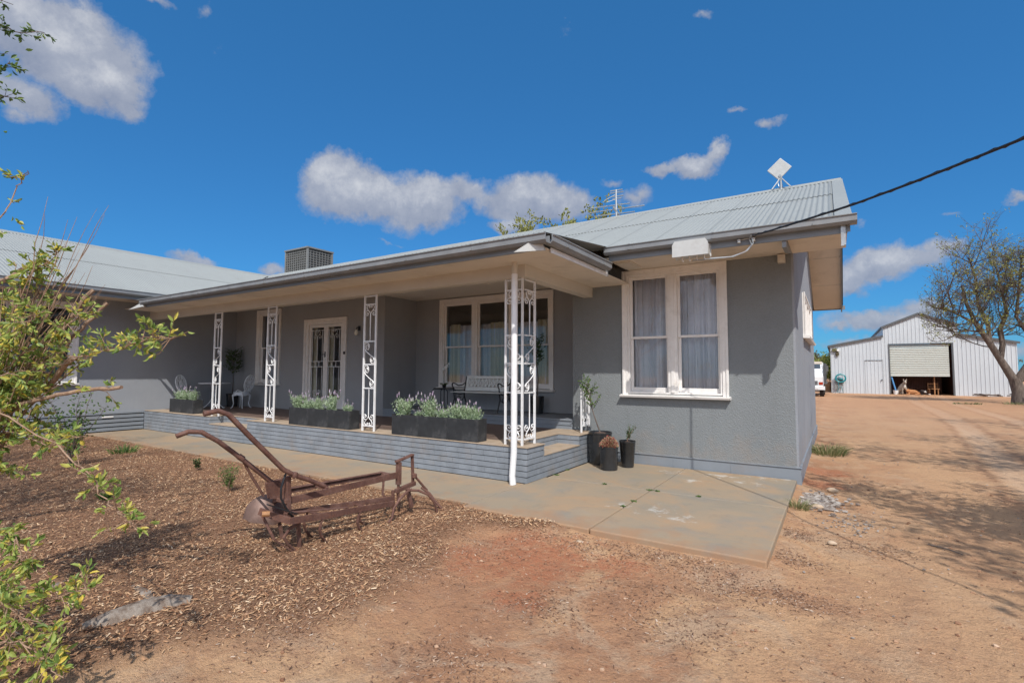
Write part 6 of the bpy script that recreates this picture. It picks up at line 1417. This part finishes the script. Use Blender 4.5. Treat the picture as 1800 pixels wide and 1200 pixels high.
# ragged edges: push the direction about with noise
nz = N(nt, 'ShaderNodeTexNoise', Scale=9., Detail=9., Roughness=.62); L(nt, nrm.outputs[0], nz.inputs[0])
sub = nt.nodes.new('ShaderNodeVectorMath'); sub.operation = 'SUBTRACT'; L(nt, nz.outputs[1], sub.inputs[0]); sub.inputs[1].default_value = (.5,.5,.5)
scl = nt.nodes.new('ShaderNodeVectorMath'); scl.operation = 'SCALE'; L(nt, sub.outputs[0], scl.inputs[0]); scl.inputs[3].default_value = .085
ad = nt.nodes.new('ShaderNodeVectorMath'); ad.operation = 'ADD'; L(nt, nrm.outputs[0], ad.inputs[0]); L(nt, scl.outputs[0], ad.inputs[1]); DV = ad.outputs[0]
CL = [(-.869,.223,.442,.105,.068,1.15),(-.872,.176,.458,.097,.045,1),(-.872,.264,.412,.066,.045,1.1),(-.91,.2,.364,.045,.032,.9),(-.921,.192,.34,.025,.018,.5),(-.845,.227,.483,.078,.018,.6),(-.718,.615,.320,.115,.055,1.15),(-.748,.576,.335,.07,.055,1.25),(-.649,.691,.318,.11,.055,1.1),(-.579,.74,.338,.06,.040,.8),(-.483,.811,.328,.115,.050,1.15),(-.418,.849,.318,.055,.038,.85),(-.52,.808,.279,.055,.02,.8),
      (-.253,.896,.362,.04,.015,.9),(-.206,.907,.365,.06,.022,1),(-.162,.913,.375,.028,.017,.8),(-.165,.805,.57,.024,.013,.45),(-.128,.895,.427,.022,.011,.55),(-.083,.91,.405,.026,.014,.6),(-.336,.873,.352,.028,.012,.45),(-.306,.895,.322,.045,.024,.5),(.073,.982,.172,.065,.032,1),(.128,.976,.177,.045,.024,.8),(.018,.989,.14,.045,.018,.7),(.057,.995,.088,.10,.020,.8),(.115,.988,.105,.06,.022,.75),(.02,.99,.155,.05,.028,.8),(.003,.997,.081,.045,.013,.6),
      (-.893,.411,.185,.041,.012,.8),(-.872,.455,.178,.026,.010,.5),(-.837,.516,.183,.033,.016,.7),(.218,.947,.238,.02,.008,.6),(-.703,.666,.25,.034,.008,.4),(.03,.997,.055,.08,.016,.6),(-.012,.993,.12,.034,.01,.4),(.045,.971,.237,.024,.009,.4),(-.805,.289,.519,.05,.009,.4),(-.773,.345,.532,.014,.018,.35),(.198,.98,.03,.09,.016,.5),(.142,.961,.239,.018,.007,.35),
      (.1,-.62,.78,.6,.45,1.6),(-.75,-.5,.45,.45,.3,1.5),(.8,-.45,.4,.45,.28,1.5),(.1,-.95,.3,.6,.3,1.5),(-.3,.1,.95,.25,.2,1.1),(.5,.45,.74,.25,.2,1.),(.55,.80,.22,.12,.05,1),(.85,.4,.3,.15,.07,1),(.9,-.3,.3,.15,.06,1),(.2,-.93,.3,.2,.06,1),(-.6,-.75,.28,.2,.08,1),(-.95,-.1,.3,.12,.07,1),(.35,.35,.87,.2,.1,.5)]  # all out of view; large banks behind the camera added as white fill
cov = None; und = None
for x, y, z, a, b, wgt in CL:
    n = Vector((x,y,z)).normalized(); r = n.cross(Vector((0,0,1))).normalized(); u = r.cross(n)
    # ellipse frame: one vector-transform by three dot products folded into distances along r and u
    d = nt.nodes.new('ShaderNodeVectorMath'); d.operation = 'DOT_PRODUCT'; L(nt, DV, d.inputs[0]); d.inputs[1].default_value = tuple(r/a)
    e = nt.nodes.new('ShaderNodeVectorMath'); e.operation = 'DOT_PRODUCT'; L(nt, DV, e.inputs[0]); e.inputs[1].default_value = tuple(u/b)
    ev = math_(nt, 'SUBTRACT', e.outputs['Value'], n.dot(u/b)); dv = math_(nt, 'SUBTRACT', d.outputs['Value'], n.dot(r/a))
    q = math_(nt, 'SQRT', math_(nt, 'ADD', math_(nt, 'MULTIPLY', dv, dv), math_(nt, 'MULTIPLY', ev, ev)))
    f = nt.nodes.new('ShaderNodeVectorMath'); f.operation = 'DOT_PRODUCT'; L(nt, nrm.outputs[0], f.inputs[0]); f.inputs[1].default_value = tuple(n)
    k = math_(nt, 'MULTIPLY', frange(nt, q, 1.25, .0, 0, wgt), math_(nt, 'GREATER_THAN', f.outputs['Value'], .3))
    sh = math_(nt, 'MULTIPLY', frange(nt, ev, -1.0, .7, 0, 1), k)
    cov = k if cov is None else math_(nt, 'MAXIMUM', cov, k); und = sh if und is None else math_(nt, 'MAXIMUM', und, sh)
fn = noise(nt, 24., 10, .68, nrm.outputs[0]); fn0 = noise(nt, 7., 6, .6, nrm.outputs[0])
dens = frange(nt, math_(nt, 'ADD', math_(nt, 'ADD', cov, math_(nt, 'MULTIPLY', math_(nt, 'SUBTRACT', fn, .5), .55)), math_(nt, 'MULTIPLY', math_(nt, 'SUBTRACT', fn0, .5), .75)), .20, .52)
sm = nt.nodes.new('ShaderNodeMath'); sm.operation = 'SMOOTH_MIN'; L(nt, dens, sm.inputs[0]); sm.inputs[1].default_value = .93; sm.inputs[2].default_value = .2
shade = math_(nt, 'ADD', math_(nt, 'MULTIPLY', und, .75), math_(nt, 'MULTIPLY', math_(nt, 'SUBTRACT', fn, .38), 1.0))
cc = ramp(nt, math_(nt, 'MULTIPLY', shade, .8), [(.0, (1.5,1.75,2.4)), (.36, (2.4,2.6,3.1)), (.74, (4.6,4.65,4.75)), (1., (11., 10.8, 10.4))])  # top stop extra bright, for the added fill clouds out of view
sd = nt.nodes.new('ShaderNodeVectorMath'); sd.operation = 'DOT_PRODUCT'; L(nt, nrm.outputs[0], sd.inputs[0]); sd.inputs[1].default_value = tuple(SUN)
gl = frange(nt, sd.outputs['Value'], 0., 1., 1., 3.2)      # added gain towards the sun, so the unseen clouds fill the shade
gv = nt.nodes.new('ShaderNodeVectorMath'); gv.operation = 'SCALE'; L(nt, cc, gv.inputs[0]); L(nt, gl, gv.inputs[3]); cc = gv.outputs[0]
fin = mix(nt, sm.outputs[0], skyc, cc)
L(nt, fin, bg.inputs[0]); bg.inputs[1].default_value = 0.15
sl = bpy.data.lights.new('sun', 'SUN'); sl.energy = 3.6; sl.angle = R(.53); sl.color = (1.0, .96, .90)
so_ = bpy.data.objects.new('sun', sl); COL.objects.link(so_); so_.rotation_euler = SUN.to_track_quat('Z', 'Y').to_euler(); so_.location = (20,-20,30)

cd = bpy.data.cameras.new('camera'); cam = bpy.data.objects.new('camera', cd); COL.objects.link(cam); scene.camera = cam
cd.sensor_width = 36; cd.lens = 886.26/1800*36; cd.clip_start = .05; cd.clip_end = 4000
cr, cu, cf = (0.841699, 0.539930, 0.004198), (0.029017, -0.052997, 0.998173), (-0.539166, 0.840040, 0.060275)
cam.matrix_world = Matrix.Translation((0,0,1.55)) @ Matrix(((cr[0], cu[0], -cf[0], 0), (cr[1], cu[1], -cf[1], 0), (cr[2], cu[2], -cf[2], 0), (0,0,0,1)))
scene.view_settings.view_transform = 'Standard'; scene.view_settings.look = 'None'; scene.view_settings.exposure = 0.16; scene.view_settings.gamma = 1
scene.cycles.max_bounces = 12; scene.cycles.diffuse_bounces = 8; scene.cycles.transparent_max_bounces = 16; scene.cycles.use_denoising = True
